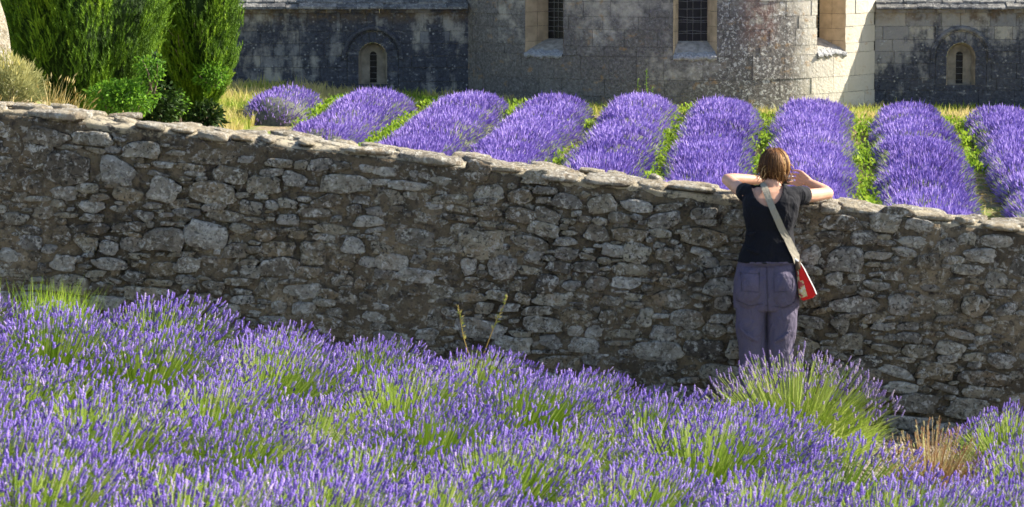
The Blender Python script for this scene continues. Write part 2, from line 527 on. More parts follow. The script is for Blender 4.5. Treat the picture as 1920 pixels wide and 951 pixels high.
HAND = """66,294,58,44;60,345,36,34;124,316,80,60;220,320,66,46;240,365,54,27;308,354,60,44;400,362,82,42;432,328,60,30;120,362,48,26;172,428,64,22;116,440,34,34;54,456,46,28
268,406,38,18;306,448,76,42;204,464,34,26;118,494,46,28;386,440,76,48;350,400,50,18;420,405,68,20;172,388,46,22;350,496,48,28;308,504,60,26;450,428,38,17;160,460,44,30;14,340,36,30
36,370,28,18;552,336,46,26;763,348,70,17;781,367,50,19;845,373,66,17;896,322,46,40;730,371,54,28;808,387,52,18;911,396,58,22;896,459,98,52;942,500,52,42;662,461,42,30;642,492,44,32
714,465,38,22;722,515,40,20;784,487,30,18;690,492,32,20;675,529,22,24;734,549,52,32;818,547,66,26;500,543,38,30;566,547,70,28;587,476,45,42;540,412,42,20;611,377,60,24;570,578,44,22
523,576,28,24;753,582,40,30;841,492,30,22;878,500,28,32;521,467,66,26;812,598,30,40;909,578,34,22;931,553,40,20;1005,331,50,26;976,403,54,28;1129,382,50,32;1062,378,58,26
1020,430,60,26;1119,437,44,30;1180,441,64,24;1194,474,50,38;1247,477,34,24;1274,473,20,26;1062,475,44,24;1024,533,40,36;1072,536,34,18;1175,531,58,22;1255,529,58,16;1320,445,86,32
1230,504,28,15;967,535,26,22;1146,565,32,18;1356,568,30,26;1007,584,54,18;1140,594,34,24;1260,560,70,34;1289,598,60,34;1209,596,28,34;1079,620,28,20;1114,622,36,22;1243,626,50,28
1306,519,28,20;980,560,30,18;1163,409,42,20;1577,418,76,28;1660,418,56,34;1725,423,54,23;1684,397,64,17;1555,444,52,22;1622,446,52,26;1715,454,56,22;1813,447,32,23;1872,453,60,24
1585,486,66,46;1520,478,36,38;1741,491,52,30;1815,506,62,19;1673,517,40,17;1713,525,19,19;1756,520,56,24;1564,523,30,26;1587,543,38,15;1688,572,44,38;1601,571,92,32;1828,574,50,38
1888,580,42,24;1770,574,30,28;1517,604,54,22;1574,611,34,28;1594,641,48,30;1655,613,46,14;1702,612,40,14;1745,612,38,14;1660,653,54,13;1721,659,58,24;1842,617,30,16;1844,638,36,16
1894,652,28,20;1774,598,42,11;1815,554,26,10;1881,490,24,16;1150,470,40,22;1100,500,46,20;1330,490,40,22;1340,620,44,24;1390,600,30,24;30,410,46,22;20,480,40,26;80,400,40,22
250,520,40,20;400,540,40,24;440,470,44,26;470,390,40,24;620,430,60,18;690,415,54,20;580,510,44,20;470,510,40,24;650,560,40,20;860,430,34,20;1000,480,34,22;1320,400,50,20"""
stones = []
for q in HAND.replace('\n', ';').split(';'):
    a, b, w, h = map(float, q.split(','))
    p = at(a, b, YW)
    pale = 0
    stones.append((p.x, p.z, w / 311, h / 311))
# fill the rest course by course, keeping clear of what is there
occ = list(stones)
def free(x, z, w, h, gap):
    for (a, b, c, d) in occ:
        if abs(a - x) < (c + w) / 2 * 0.93 + gap and abs(b - z) < (d + h) / 2 * 0.93 + gap:
            return False
    return True
rr = random.Random(3)
def throw(n, wr, hr, gap):
    for _ in range(n):
        x = rr.uniform(XA, XB)
        w = rr.uniform(*wr); h = min(rr.uniform(*hr), w * 0.85)
        zt = float(wall_top(x)) - 0.09; zb = float(near_z(x)) - 0.05
        z = rr.uniform(zb + h / 2, zt - h / 2)
        if free(x, z, w, h, gap):
            occ.append((x, z, w, h))
throw(1600, (.20, .32), (.08, .14), 0.006)
throw(5000, (.13, .24), (.045, .10), 0.003)
throw(9000, (.08, .17), (.028, .06), 0.001)
throw(9000, (.04, .09), (.016, .04), 0.0)
vis = []
for s in occ:
    px = 960 + s[0] * 311
    hid = s[1] < float(near_z(s[0])) + (0.28 if s[0] < 2.2 else 0.02)
    inside = -30 < px < 1950
    vis.append(s[2] * s[3] * (1 if inside and not hid else 0.02))
order = np.argsort(-np.array(vis))
fill = Acc()
for rank, i in enumerate(order):
    x, z, w, h = occ[i]
    me = SV[rr.randrange(len(SV))]
    prot = min(0.044, 0.010 + 0.11 * h) * rr.uniform(0.5, 1.25)
    rot = rr.gauss(0.06, 0.09)
    yy = YW - 0.002 + rr.uniform(-0.006, 0.014)
    if rank < 300:
        put('stone', me, (x, yy, z), wall, (0, rot, 0), (w * 1.10, prot, h * 1.14))
    else:
        co = np.empty(len(me.vertices) * 3); me.vertices.foreach_get('co', co); co = co.reshape(-1, 3) * (w * 1.10, prot, h * 1.14)
        c, s_ = math.cos(rot), math.sin(rot)
        V = np.stack([co[:, 0] * c + co[:, 2] * s_ + x, co[:, 1] + yy, -co[:, 0] * s_ + co[:, 2] * c + z], 1)
        n = NPT
        fill.add(V, [grid(n, 5, True), np.array([(5 * n, (k + 1) % n, k) for k in range(n)] + [(5 * n + 1, 4 * n + k, 4 * n + (k + 1) % n) for k in range(n)])], rr.random())
fill.mk('small_stones', MAT['rubble'], wall, True, 'stuff')

# coping: flat irregular stones bedded in the mortar on top
def slab_mesh(i):
    r = np.random.default_rng(500 + i)
    n = NPT
    p = outline(r, n, int(r.integers(5, 8)), .12)
    rings = []
    tx, ty = r.uniform(-.5, .5), r.uniform(-.4, .4)
    for s_, z in ((.92, -1), (1.0, -.5), (1.0, .35), (.9, .8), (.55, .95), (.25, 1.0)):
        j = 1 + (r.random(n) - .5) * .08
        zz = z + (r.random(n) - .5) * (.5 if z > 0 else .25) + (tx * p[:, 0] + ty * p[:, 1]) * (z > 0)
        rings.append(np.stack([p[:, 0] * s_ * j, p[:, 1] * s_ * j, zz], 1))
    V, F = loft(rings)
    return raw_mesh('coping_stone', V, F, MAT['coping'], True)
CV = [slab_mesh(i) for i in range(20)]
for ydep, wr, dp in ((0.085, (.10, .44), .22), (0.27, (.14, .5), .22), (.42, (.12, .4), .18)):
    x = XA + 0.1
    while x < XB - 0.3:
        w = rr.uniform(*wr) * rr.uniform(.6, 1)
        xc = x + w / 2
        th = rr.uniform(0.012, 0.032)
        zt = float(wall_top(xc))
        put('coping_stone', CV[rr.randrange(20)], (xc, YW + ydep + rr.uniform(-.03, .03), zt - th * .8 + rr.uniform(-.016, .008)), wall,
            (rr.gauss(0, .05), 0.112 + rr.gauss(0, .05), rr.gauss(0, .10)), (w * 1.05, dp * rr.uniform(.7, 1.15), th))
        x += w + (rr.uniform(0.0, 0.05) if rr.random() < .7 else rr.uniform(.1, .3))

# ------------------------------------------------------------------ abbey
def m_ashlar(name, mode):
    k = N(name)
    p = k.pos()
    sx = k.n('SeparateXYZ', {0: p})
    X, Z = sx.outputs[0], sx.outputs[2]
    r = k.rnd()
    n1 = k.noise(0.75, 4, 0.6, p)
    n2 = k.noise(4.5, 6, 0.68, p)
    n3 = k.noise(17, 5, 0.7, p)
    streak = k.noise(1.0, 5, 0.62, k.scaled(p, (2.6, 2.6, 0.5)))
    if mode == 'apse':
        base = k.ramp(r, [(0, (.42, .375, .30)), (.3, (.52, .47, .38)), (.55, (.35, .325, .285)), (.8, (.48, .42, .32)), (1, (.56, .52, .44))])
        # weathering: dark crust over the middle and the foot, sunlight painted into the paler right flank
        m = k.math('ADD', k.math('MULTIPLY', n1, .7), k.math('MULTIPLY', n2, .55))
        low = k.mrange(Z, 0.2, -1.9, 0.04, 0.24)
        sun_flank = k.mrange(X, 6.1, 6.9, 0.0, 0.6)
        m = k.math('SUBTRACT', k.math('ADD', m, low), sun_flank)
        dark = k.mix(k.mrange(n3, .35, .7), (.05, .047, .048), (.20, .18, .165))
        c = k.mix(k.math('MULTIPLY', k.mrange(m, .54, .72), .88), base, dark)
        c = k.mix(k.math('MULTIPLY', k.mrange(X, 5.9, 6.5), .6), c, (.66, .61, .50))  # sunlit cream painted over the right flank
        # white lichen spots on the weathered belt
        v = k.n('TexVoronoi', {'Vector': p, 'Scale': 19.0, 'Randomness': 1.0}).outputs[0]
        spot = k.math('MULTIPLY', k.mrange(v, .34, .22), k.mrange(n2, .42, .56))
        lich = k.mrange(k.noise(13, 5, .7, p, .8), .545, .585)
        belt = k.math('MULTIPLY', k.mrange(X, 3.6, 4.6), k.mrange(X, 6.9, 6.2))
        c = k.mix(k.math('MULTIPLY', spot, .2), c, (.60, .58, .53))
        c = k.mix(k.math('MULTIPLY', lich, k.math('ADD', k.math('MULTIPLY', belt, .72), .12)), c, (.62, .60, .55))
        red = k.math('MULTIPLY', k.math('MULTIPLY', k.mrange(X, 4.75, 5.0), k.mrange(X, 5.75, 5.5)), k.math('MULTIPLY', k.mrange(Z, -.75, -.3), k.mrange(n2, .40, .52)))
        c = k.mix(k.math('MULTIPLY', red, .45), c, (.26, .13, .10))
        och = k.math('MULTIPLY', k.mrange(k.noise(2.9, 4, .6, k.scaled(p, (1.3, 1.3, 1.9))), .60, .70), .55)
        c = k.mix(och, c, (.40, .24, .10))
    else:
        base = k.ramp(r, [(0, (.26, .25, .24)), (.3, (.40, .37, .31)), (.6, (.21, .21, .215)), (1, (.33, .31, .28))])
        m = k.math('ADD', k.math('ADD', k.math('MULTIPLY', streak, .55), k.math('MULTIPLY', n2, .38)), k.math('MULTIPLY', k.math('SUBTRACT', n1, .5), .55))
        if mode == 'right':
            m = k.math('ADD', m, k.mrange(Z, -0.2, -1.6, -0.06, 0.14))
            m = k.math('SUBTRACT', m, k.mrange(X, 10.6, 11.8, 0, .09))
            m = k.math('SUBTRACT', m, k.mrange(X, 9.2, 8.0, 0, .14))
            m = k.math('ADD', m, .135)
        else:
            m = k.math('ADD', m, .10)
        dark = k.mix(k.mrange(n3, .3, .7), (.014, .016, .026), (.085, .092, .118))  # dark stain, made bluish to put sky-lit shade into the stone colour
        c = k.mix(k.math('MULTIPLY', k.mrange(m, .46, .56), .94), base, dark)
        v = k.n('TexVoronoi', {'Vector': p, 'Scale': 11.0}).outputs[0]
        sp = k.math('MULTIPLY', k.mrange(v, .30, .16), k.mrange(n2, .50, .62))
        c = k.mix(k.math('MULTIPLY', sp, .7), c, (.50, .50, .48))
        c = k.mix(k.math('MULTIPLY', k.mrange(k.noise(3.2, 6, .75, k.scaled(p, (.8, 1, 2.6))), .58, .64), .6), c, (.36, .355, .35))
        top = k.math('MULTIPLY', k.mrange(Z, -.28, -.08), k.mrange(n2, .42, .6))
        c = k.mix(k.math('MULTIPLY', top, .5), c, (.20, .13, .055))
    k.bump(k.math('ADD', n2, k.math('MULTIPLY', n3, .6)), 0.035, .9)
    return k.fin(c, .93)
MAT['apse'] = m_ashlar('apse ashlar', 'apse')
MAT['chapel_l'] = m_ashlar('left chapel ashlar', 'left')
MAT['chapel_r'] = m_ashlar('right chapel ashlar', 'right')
MAT['joint'] = (lambda k: k.fin(k.ramp(k.noise(7, 5, .7), [(.35, (.05, .047, .045)), (.52, (.16, .145, .12)), (.62, (.46, .43, .37))]), .95))(N('joint mortar'))
MAT['reveal'] = plain('window reveal limestone', (.50, .39, .25), .92, .22, 5, .01)
MAT['niche'] = plain('niche limestone', (.27, .235, .185), .92, .35, 6, .01)
MAT['sill'] = plain('weathered sill', (.36, .33, .29), .9, .35, 9, .02)
MAT['lip'] = plain('crumbled lime lip', (.36, .36, .36), .9, .35, 22, .05)
def _tile():
    k = N('stone roof slab')
    p = k.pos(); r = k.rnd()
    n2 = k.noise(9, 5, .7, p)
    c = k.ramp(r, [(0, (.16, .16, .16)), (.5, (.27, .26, .24)), (1, (.36, .34, .30))])
    c = k.mix(k.mrange(n2, .45, .62), k.mix(1.0, c, (.45, .45, .47), 'MULTIPLY'), c)
    c = k.mix(k.mrange(k.noise(22, 3, .6, p), .62, .70), c, (.55, .54, .5))
    k.bump(n2, .03)
    return k.fin(c, .9)
MAT['tile'] = _tile()
def _glass():
    k = N('dark leaded glass')
    c = k.mix(k.mrange(k.noise(9, 2), .3, .7), (.004, .004, .005), (.016, .016, .018))
    return k.fin(c, .35)
MAT['glass'] = _glass()
MAT['lead'] = plain('lead bar', (.24, .24, .23), .6, .2)

YC = 72.5                        # chapel front plane
XC = X_at(1259, YC, -1)          # apse axis
HALF = X_at(1640, YC, -1) - XC
RA = 5.4
YA = YC + math.sqrt(RA ** 2 - HALF ** 2)
ZE = at(900, 24, YC).z           # eaves
ZTOP = 2.4
abbey = root('abbey_church', (XC, YC, -1.95), 'old stone abbey church with round apse, low side chapels and stone slab roofs', 'church')

def apt(th, r, z):
    return (XC + r * math.sin(th), YA - r * math.cos(th), z)
TJ = math.asin(HALF / RA)
ZB = -2.35
# window openings on the apse: (centre angle, half width outer, glass half width, depth, glass shift)
def ang(px):
    t = 0.0
    for _ in range(20):
        y = YA - RA * math.cos(t)
        t = math.asin(max(-.98, min(.98, (X_at(px, y, -.5) - XC) / RA)))
    return t
WIN = []
for pa, pb in ((985, 1056), (1262, 1344), (1532, 1585)):
    ta, tb = ang(pa), ang(pb)
    WIN.append(((ta + tb) / 2, (tb - ta) / 2))
ZS_OUT = at(1300, 107, YA - RA).z
ZS_IN = at(1300, 77, YA - RA + .4).z

def in_win(t, z):
    return any(abs(t - c) < h and z > ZS_OUT for c, h in WIN)

# courses of the ashlar
zc = [ZB]
cr = random.Random(5)
while zc[-1] < ZTOP:
    zc.append(zc[-1] + (cr.uniform(.27, .37) if zc[-1] < 0.25 else cr.uniform(.5, .6)))
# one course edge must sit on the sill line
k_ = min(range(len(zc)), key=lambda i: abs(zc[i] - ZS_OUT)); zc[k_] = ZS_OUT

core = Acc()
tb = sorted(set([-TJ - .02, TJ + .02] + [c - h for c, h in WIN] + [c + h for c, h in WIN]))
def arc_strip(acc, t0, t1, z0, z1, r, nz=1):
    n = max(2, int((t1 - t0) / .04) + 2)
    ts = np.linspace(t0, t1, n)
    V = [apt(t, r, z) for z in (z0, z1) for t in ts]
    acc.add(V, grid(n, 2))
arc_strip(core, tb[0], tb[-1], ZB, ZS_OUT, RA - .02)
for i in range(len(tb) - 1):
    mid = (tb[i] + tb[i + 1]) / 2
    if not in_win(mid, 0): arc_strip(core, tb[i], tb[i + 1], ZS_OUT, ZTOP, RA - .02)
apse = core.mk('apse_wall', MAT['joint'], abbey)

REST = {}
def piece(name, V, F, mat, parent):
    """a stone of its own where the photograph shows it, else joined with the rest of its part"""
    qx, qy = pix(np.mean(V, axis=0))
    if -30 < qx < 1950 and -8 < qy < 226:
        return mk(name, V, F, mat, parent, False)
    REST.setdefault((parent.name, name), (Acc(), mat, parent))[0].add(V, F, random.random())

def block(name, parent, mat, front, depth_vec, proud):
    """front: 2 x n points (bottom row, top row) on the true face; pushed out along depth_vec"""
    b = np.array(front[0], float); t = np.array(front[1], float)
    n = len(b)
    dv = np.array(depth_vec, float)
    if dv.ndim == 1: dv = np.tile(dv, (n, 1))
    fb, ft = b + dv * proud, t + dv * proud
    bb, bt = b - dv * .05, t - dv * .05
    V = np.concatenate([fb, ft, bb, bt])
    F = []
    for i in range(n - 1):
        F.append((i, i + 1, n + i + 1, n + i))
        F.append((n + i, n + i + 1, 3 * n + i + 1, 3 * n + i))
        F.append((2 * n + i, 2 * n + i + 1, i + 1, i)[::1])
    F.append((0, n, 3 * n, 2 * n)); F.append((n - 1, 2 * n + n - 1, 3 * n + n - 1, 2 * n - 1))
    return piece(name, V, np.array(F), mat, parent)

J = 0.004
nblk = 0
extra = Acc()
for ci in range(len(zc) - 1):
    z0, z1 = zc[ci], zc[ci + 1]
    t = -TJ - cr.uniform(0, .08)
    while t < TJ:
        w = cr.uniform(.42, .85) / RA
        t0, t1 = t, t + w
        t += w
        a0, a1 = max(t0, -TJ), min(t1, TJ)
        segs = [(a0, a1)]
        if z1 > ZS_OUT + .02:
            for c, h in WIN:
                ns = []
                for s0, s1 in segs:
                    if s1 <= c - h or s0 >= c + h: ns.append((s0, s1)); continue
                    if s0 < c - h: ns.append((s0, c - h))
                    if s1 > c + h: ns.append((c + h, s1))
                segs = ns
        for s0, s1 in segs:
            if (s1 - s0) * RA < .07: continue
            q0, q1 = s0 + J / RA, s1 - J / RA
            ts = np.linspace(q0, q1, 4)
            b = [apt(x, RA, z0 + J) for x in ts]; tp = [apt(x, RA, z1 - J) for x in ts]
            dv = [(math.sin(x), -math.cos(x), 0) for x in ts]
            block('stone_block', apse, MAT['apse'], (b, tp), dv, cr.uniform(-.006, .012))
            nblk += 1

# apse windows: splayed reveals, sloping sill, leaded glass with bars
for wi, (c, h) in enumerate(WIN):
    dep = (.62, .40, .62)[wi]
    gh = h * (.62, .72, .62)[wi]
    o0, o1, i0, i1 = c - h, c + h, c - gh, c + gh
    ri = RA - dep
    # keep the width of the glass when the radius shrinks
    def P(t, r, z): return np.array(apt(t, r, z))
    gl = (P(i0, ri, ZS_IN), P(i1, ri, ZS_IN), P(i1, ri, ZTOP), P(i0, ri, ZTOP))
    nrm = np.array((math.sin(c), -math.cos(c), 0))
    win = mk('window', np.array([g - nrm * .02 for g in gl]), np.array([(0, 1, 2, 3)]), MAT['glass'], abbey, False)
    O0b, O1b = P(o0, RA + .004, ZS_OUT), P(o1, RA + .004, ZS_OUT)
    # left and right reveals, in courses of slightly uneven stones
    for (oo, ii) in ((o0, i0), (o1, i1)):
        ac = Acc()
        zz = ZS_OUT - .02
        while zz < ZTOP:
            z2 = min(ZTOP, zz + cr.uniform(.26, .34))
            for fa, fb in ((0, .52), (.53, 1.0)):
                e = cr.uniform(0, .008)
                A = P(oo, RA - .0, zz + .005) * (1 - fa) + P(ii, ri, zz + .005) * fa
                B = P(oo, RA - .0, zz + .005) * (1 - fb) + P(ii, ri, zz + .005) * fb
                sh = nrm * e
                tops = np.array([0, 0, z2 - zz - .006])
                ac.add([A + sh, B + sh, B + sh + tops, A + sh + tops], np.array([(0, 1, 2, 3)]), cr.random())
            zz = z2
        ac.mk('reveal', MAT['reveal'], win, False, 'stuff')
    # sloping sill with a broken pale front lip
    n = 14; rowsS = []
    for f in (0, .25, .5, .75, .92, 1.0):
        rowS = []
        for q in range(n):
            u = q / (n - 1)
            A = P(o0, RA + .03, ZS_OUT) * (1 - u) + P(o1, RA + .03, ZS_OUT) * u
            B = P(i0, ri, ZS_IN) * (1 - u) + P(i1, ri, ZS_IN) * u
            pz = B * (1 - f) + A * f
            pz[2] += .03 * math.sin(f * 3.1) + (cr.uniform(-.025, .025) if f > .7 else 0)
            rowS.append(pz)
        rowsS.append(rowS)
    low_ = [np.array(p) - np.array((0, 0, .07)) for p in rowsS[-1]]
    mk('sill', np.array(rowsS[:5]).reshape(-1, 3), grid(n, 5), MAT['sill'], win)
    lipV = [[p + np.array((0, 0, .006)) - nrm * .0 for p in rowsS[3]], [p + np.array((0, 0, .03 + cr.uniform(-.02, .015))) for p in rowsS[4]], [p + nrm * .035 + np.array((0, 0, cr.uniform(-.03, .02))) for p in rowsS[5]], [p + nrm * cr.uniform(.0, .03) - np.array((0, 0, cr.uniform(.03, .10))) for p in rowsS[5]], [p - nrm * .06 - np.array((0, 0, .08)) for p in rowsS[5]]]
    mk('sill_lip', np.array(lipV).reshape(-1, 3), grid(n, 5), MAT['lip'], win)
    # lead bars
    ab = Acc()
    L, Rr = P(i0, ri, 0) + nrm * .012, P(i1, ri, 0) + nrm * .012
    z = ZS_IN + .16
    while z < ZTOP:
        zq = z + cr.uniform(-.012, .012)
        q = [L + (Rr - L) * f + np.array((0, 0, zq + cr.uniform(-.012, .012))) for f in np.linspace(0, 1, 5)]
        ab.add(*tube(q, .006, 4, False))
        z += cr.choice((.10, .13, .17, .06))
    for f in (.30, .5, .78):
        q = [L + (Rr - L) * f + np.array((0, 0, zz)) for zz in (ZS_IN, ZTOP)]
        ab.add(*tube(q, .006, 4, False))
    ab.mk('glazing_bars', MAT['lead'], win)

# apse roof (above the picture) and the nave behind
rc = Acc()
n = 40
ts = np.linspace(-math.pi / 2, math.pi / 2, n)
rc.add([apt(t, RA + .25, ZTOP) for t in ts] + [apt(t, .05, ZTOP + 2.2) for t in ts], grid(n, 2))
rc.mk('apse_roof', MAT['tile'], abbey, False)
V, F = box(XC - 6.4, XC + 6.4, YA + .05, YA + 8, ZB, ZTOP + .02)
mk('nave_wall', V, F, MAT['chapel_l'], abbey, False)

# side chapels
def chapel(x0, x1, nx, mat, zbase):
    """flat front at YC with one round-headed niche centred on nx"""
    a = .315                               # niche half width
    zsp = at(1800, 107, YC).z if nx > XC else at(700, 107, YC).z   # springing
    zn = at(1800, 160, YC).z if nx > XC else at(700, 158, YC).z    # niche floor
    ax, az0, az1 = a + .25, zn, zsp + a + .25
    # backing wall with a rectangular hole
    cw = Acc()
    for (u0, u1, v0, v1) in ((x0, nx - ax, ZB, ZE), (nx + ax, x1, ZB, ZE), (nx - ax, nx + ax, ZB, az0), (nx - ax, nx + ax, az1, ZE)):
        cw.add([(u0, YC + .03, v0), (u1, YC + .03, v0), (u1, YC + .03, v1), (u0, YC + .03, v1)], np.array([(0, 1, 2, 3)]))
    w = cw.mk('chapel_wall', MAT['joint'], abbey, False)
    # ashlar
    z = ZB
    zs = [ZB]
    while zs[-1] < ZE - .15: zs.append(min(ZE, zs[-1] + cr.uniform(.25, .34)))
    zs[-1] = ZE
    for i in range(len(zs) - 1):
        x = x0 - cr.uniform(0, .4)
        while x < x1:
            wd_ = cr.uniform(.35, .8)
            s0, s1 = max(x, x0), min(x + wd_, x1)
            x += wd_
            parts = [(s0, s1, zs[i], zs[i + 1])]
            if zs[i + 1] > az0 and zs[i] < az1:
                parts = []
                if s0 < nx - ax: parts.append((s0, min(s1, nx - ax), zs[i], zs[i + 1]))
                if s1 > nx + ax: parts.append((max(s0, nx + ax), s1, zs[i], zs[i + 1]))
                if s1 > nx - ax and s0 < nx + ax:
                    m0, m1 = max(s0, nx - ax), min(s1, nx + ax)
                    if zs[i] < az0 - .05: parts.append((m0, m1, zs[i], az0))
                    if zs[i + 1] > az1 + .05: parts.append((m0, m1, az1, zs[i + 1]))
            for (p0, p1, q0, q1) in parts:
                if p1 - p0 < .06: continue
                b = [(p0 + J, YC, q0 + J), (p1 - J, YC, q0 + J)]; t = [(p0 + J, YC, q1 - J), (p1 - J, YC, q1 - J)]
                block('stone_block', w, mat, (b, t), (0, -1, 0), cr.uniform(-.008, .014))
    # arch stones and jambs
    nvs = 9
    for i in range(nvs):
        t0, t1 = math.pi * i / nvs + .012, math.pi * (i + 1) / nvs - .012
        ts = np.linspace(t0, t1, 4)
        inn = [(nx - a * math.cos(t), YC, zsp + a * math.sin(t)) for t in ts]
        out = [(nx - (a + .23) * math.cos(t), YC, zsp + (a + .23) * math.sin(t)) for t in ts]
        block('arch_stone', w, mat, (inn, out), (0, -1, 0), cr.uniform(-.004, .008))
    zj = zn
    while zj < zsp - .02:
        z2 = min(zsp, zj + cr.uniform(.2, .3))
        if zsp - z2 < .08: z2 = zsp
        for sgn in (-1, 1):
            e0, e1 = sorted((nx + sgn * a, nx + sgn * (ax - .008)))
            block('jamb_stone', w, mat, ([(e0, YC, zj + .004), (e1, YC, zj + .004)], [(e0, YC, z2 - .004), (e1, YC, z2 - .004)]), (0, -1, 0), cr.uniform(-.004, .008))
        zj = z2
    # spandrels filling the corners of the hole above the arch
    sp = Acc()
    ts = np.linspace(0, math.pi, 17)
    arc = [(nx - (a + .003) * math.cos(t), zsp + (a + .003) * math.sin(t)) for t in ts]
    cor = [(max(nx - ax, min(nx + ax, nx - 9 * math.cos(t))), az1) for t in ts]
    cor[0] = (nx - ax, zsp); cor[-1] = (nx + ax, zsp)
    for i in range(1, 8): cor[i] = (nx - ax, zsp + (az1 - zsp) * i / 8)
    for i in range(9, 16): cor[i] = (nx + ax, zsp + (az1 - zsp) * (16 - i) / 8)
    cor[8] = (nx, az1)
    cor = cor[:5] + cor[5:]
    V = [(p[0], YC + .026, p[1]) for p in arc] + [(p[0], YC + .026, p[1]) for p in cor]
    F4 = grid(17, 2)
    sp.add(V, F4)
    for sgn in (-1, 1):                    # the two top corners
        sp.add([(nx + sgn * ax, YC + .026, zsp + (az1 - zsp) * 7 / 8), (nx + sgn * ax, YC + .026, az1), (nx, YC + .026, az1)], np.array([(0, 1, 2)]))
    for sgn in (-1, 1):
        e0, e1 = sorted((nx + sgn * (a + .003), nx + sgn * (ax + .01)))
        sp.add([(e0, YC + .026, zn - .02), (e1, YC + .026, zn - .02), (e1, YC + .026, zsp), (e0, YC + .026, zsp)], np.array([(0, 1, 2, 3)]))
    sp.mk('arch_backing', MAT['joint'], w, False)
    fs = Acc()                             # dressed spandrel stones above the arch
    arc2 = [(nx - (a + .24) * math.cos(t), zsp + (a + .24) * math.sin(t)) for t in ts]
    fs.add([(p[0], YC + .0, p[1]) for p in arc2] + [(p[0], YC + .0, p[1]) for p in cor], grid(17, 2))
    for sgn in (-1, 1):
        fs.add([(nx + sgn * ax, YC, zsp + (az1 - zsp) * 7 / 8), (nx + sgn * ax, YC, az1), (nx, YC, az1)], np.array([(0, 1, 2)]))
    fs.mk('spandrel', mat, w, False)
    # hood mould
    hm = Acc()
    ts = np.linspace(-.05, math.pi + .05, 25)
    rings = []
    for t in ts:
        rings.append([(nx - rr_ * math.cos(t), yy, zsp + rr_ * math.sin(t)) for rr_, yy in ((a + .27, YC + .02), (a + .27, YC - .055), (a + .33, YC - .075), (a + .37, YC - .03), (a + .37, YC + .02))])
    hm.add(np.array(rings).reshape(-1, 3), grid(5, 25))
    hm.mk('hood_mould', mat, w)
    # niche: inner reveal and back plate with a slit
    win = None
    dpt = .27
    b = a * .80
    ts = np.linspace(0, math.pi, 15)
    prof = [(-1, zn)] + [(-math.cos(t), zsp + 0) for t in ts] + [(1, zn)]
    def ring(rad, y):
        return [(nx - rad, y, zn)] + [(nx - rad * math.cos(t), y, zsp + rad * math.sin(t)) for t in ts] + [(nx + rad, y, zn)]
    rv = Acc()
    A_, B_ = ring(a, YC - .002), ring(b, YC + dpt)
    rv.add(A_ + B_, grid(17, 2))
    rv.add([A_[0], A_[-1], B_[-1], B_[0]], np.array([(0, 1, 2, 3)]))
    niche = rv.mk('niche', MAT['niche'], abbey)
    # back plate around the slit
    sw, s0, s1 = .075, zn + .02, zsp + .03
    ts2 = np.linspace(0, math.pi, 15)
    S_ = [(nx - sw, YC + dpt, s0)] + [(nx - sw * math.cos(t), YC + dpt, s1 + sw * math.sin(t)) for t in ts2] + [(nx + sw, YC + dpt, s0)]
    pl = Acc()
    pl.add(B_ + S_, grid(17, 2))
    pl.add([B_[0], B_[-1], S_[-1], S_[0]], np.array([(0, 1, 2, 3)]))
    pl.mk('niche_back', MAT['niche'], niche, False)
    gl = Acc()
    gl.add(*box(nx - sw - .02, nx + sw + .02, YC + dpt + .06, YC + dpt + .08, s0 - .02, s1 + sw + .02))
    slit = gl.mk('slit_window', MAT['glass'], niche, False)
    bars = Acc()
    for q in np.linspace(s0 + .08, s1, 5):
        bars.add(*tube([(nx - sw, YC + dpt + .03, q), (nx + sw, YC + dpt + .03, q)], .005, 4, False))
    bars.mk('slit_bars', MAT['lead'], niche)
    # cornice band
    x = x0
    cn = []
    while x < x1:
        x2 = min(x1, x + cr.uniform(.5, .9))
        V, F = box(x + .004, x2 - .004, YC - .07 + cr.uniform(-.006, .006), YC + .05, ZE + .002, ZE + .075)
        piece('cornice_stone', V, F, mat, w)
        x = x2
    # roof of thick split stones
    slope = .62
    V = [(x0, YC - .16, ZE + .085), (x1, YC - .16, ZE + .085), (x1, YA + .1, ZE + .085 + slope * (YA - YC + .26)), (x0, YA + .1, ZE + .085 + slope * (YA - YC + .26))]
    roof = mk('chapel_roof', np.array(V), np.array([(0, 1, 2, 3)]), MAT['joint'], abbey, False)
    for course in range(7):
        yb = YC - .24 + course * .17
        x = x0 - cr.uniform(0, .2)
        while x < x1:
            wd_ = cr.uniform(.24, .5)
            s0_, s1_ = max(x0, x), min(x1, x + wd_)
            x += wd_
            if s1_ - s0_ < .05: continue
            th = cr.uniform(.032, .05)
            zb = ZE + .09 + slope * course * .17 + cr.uniform(-.004, .012)
            ln = .30
            ys = cr.uniform(-.02, .02)
            nn = 5
            xs = np.linspace(s0_ + .004, s1_ - .004, nn)
            jit = [cr.uniform(-.012, .012) for _ in range(nn)]
            f0 = [(xx, yb + ys + jj, zb + cr.uniform(-.003, .003)) for xx, jj in zip(xs, jit)]
            f1 = [(xx, yb + ys + jj + .01, zb + th + cr.uniform(-.006, .006)) for xx, jj in zip(xs, jit)]
            bk = [(xx, yb + ln, zb + th + slope * .26 - .03) for xx in xs]
            b0 = [(xx, yb + ln, zb + slope * .26 - .04) for xx in xs]
            V = np.array(b0 + f0 + f1 + bk)
            piece('roof_slab', V, grid(nn, 4), MAT['tile'], roof)

XL0 = X_at(-260, YC, -1); XL1 = XC - HALF
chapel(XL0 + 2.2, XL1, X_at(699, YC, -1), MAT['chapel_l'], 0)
chapel(XC + HALF, X_at(2420, YC, -1), X_at(1802, YC, -1), MAT['chapel_r'], 0)
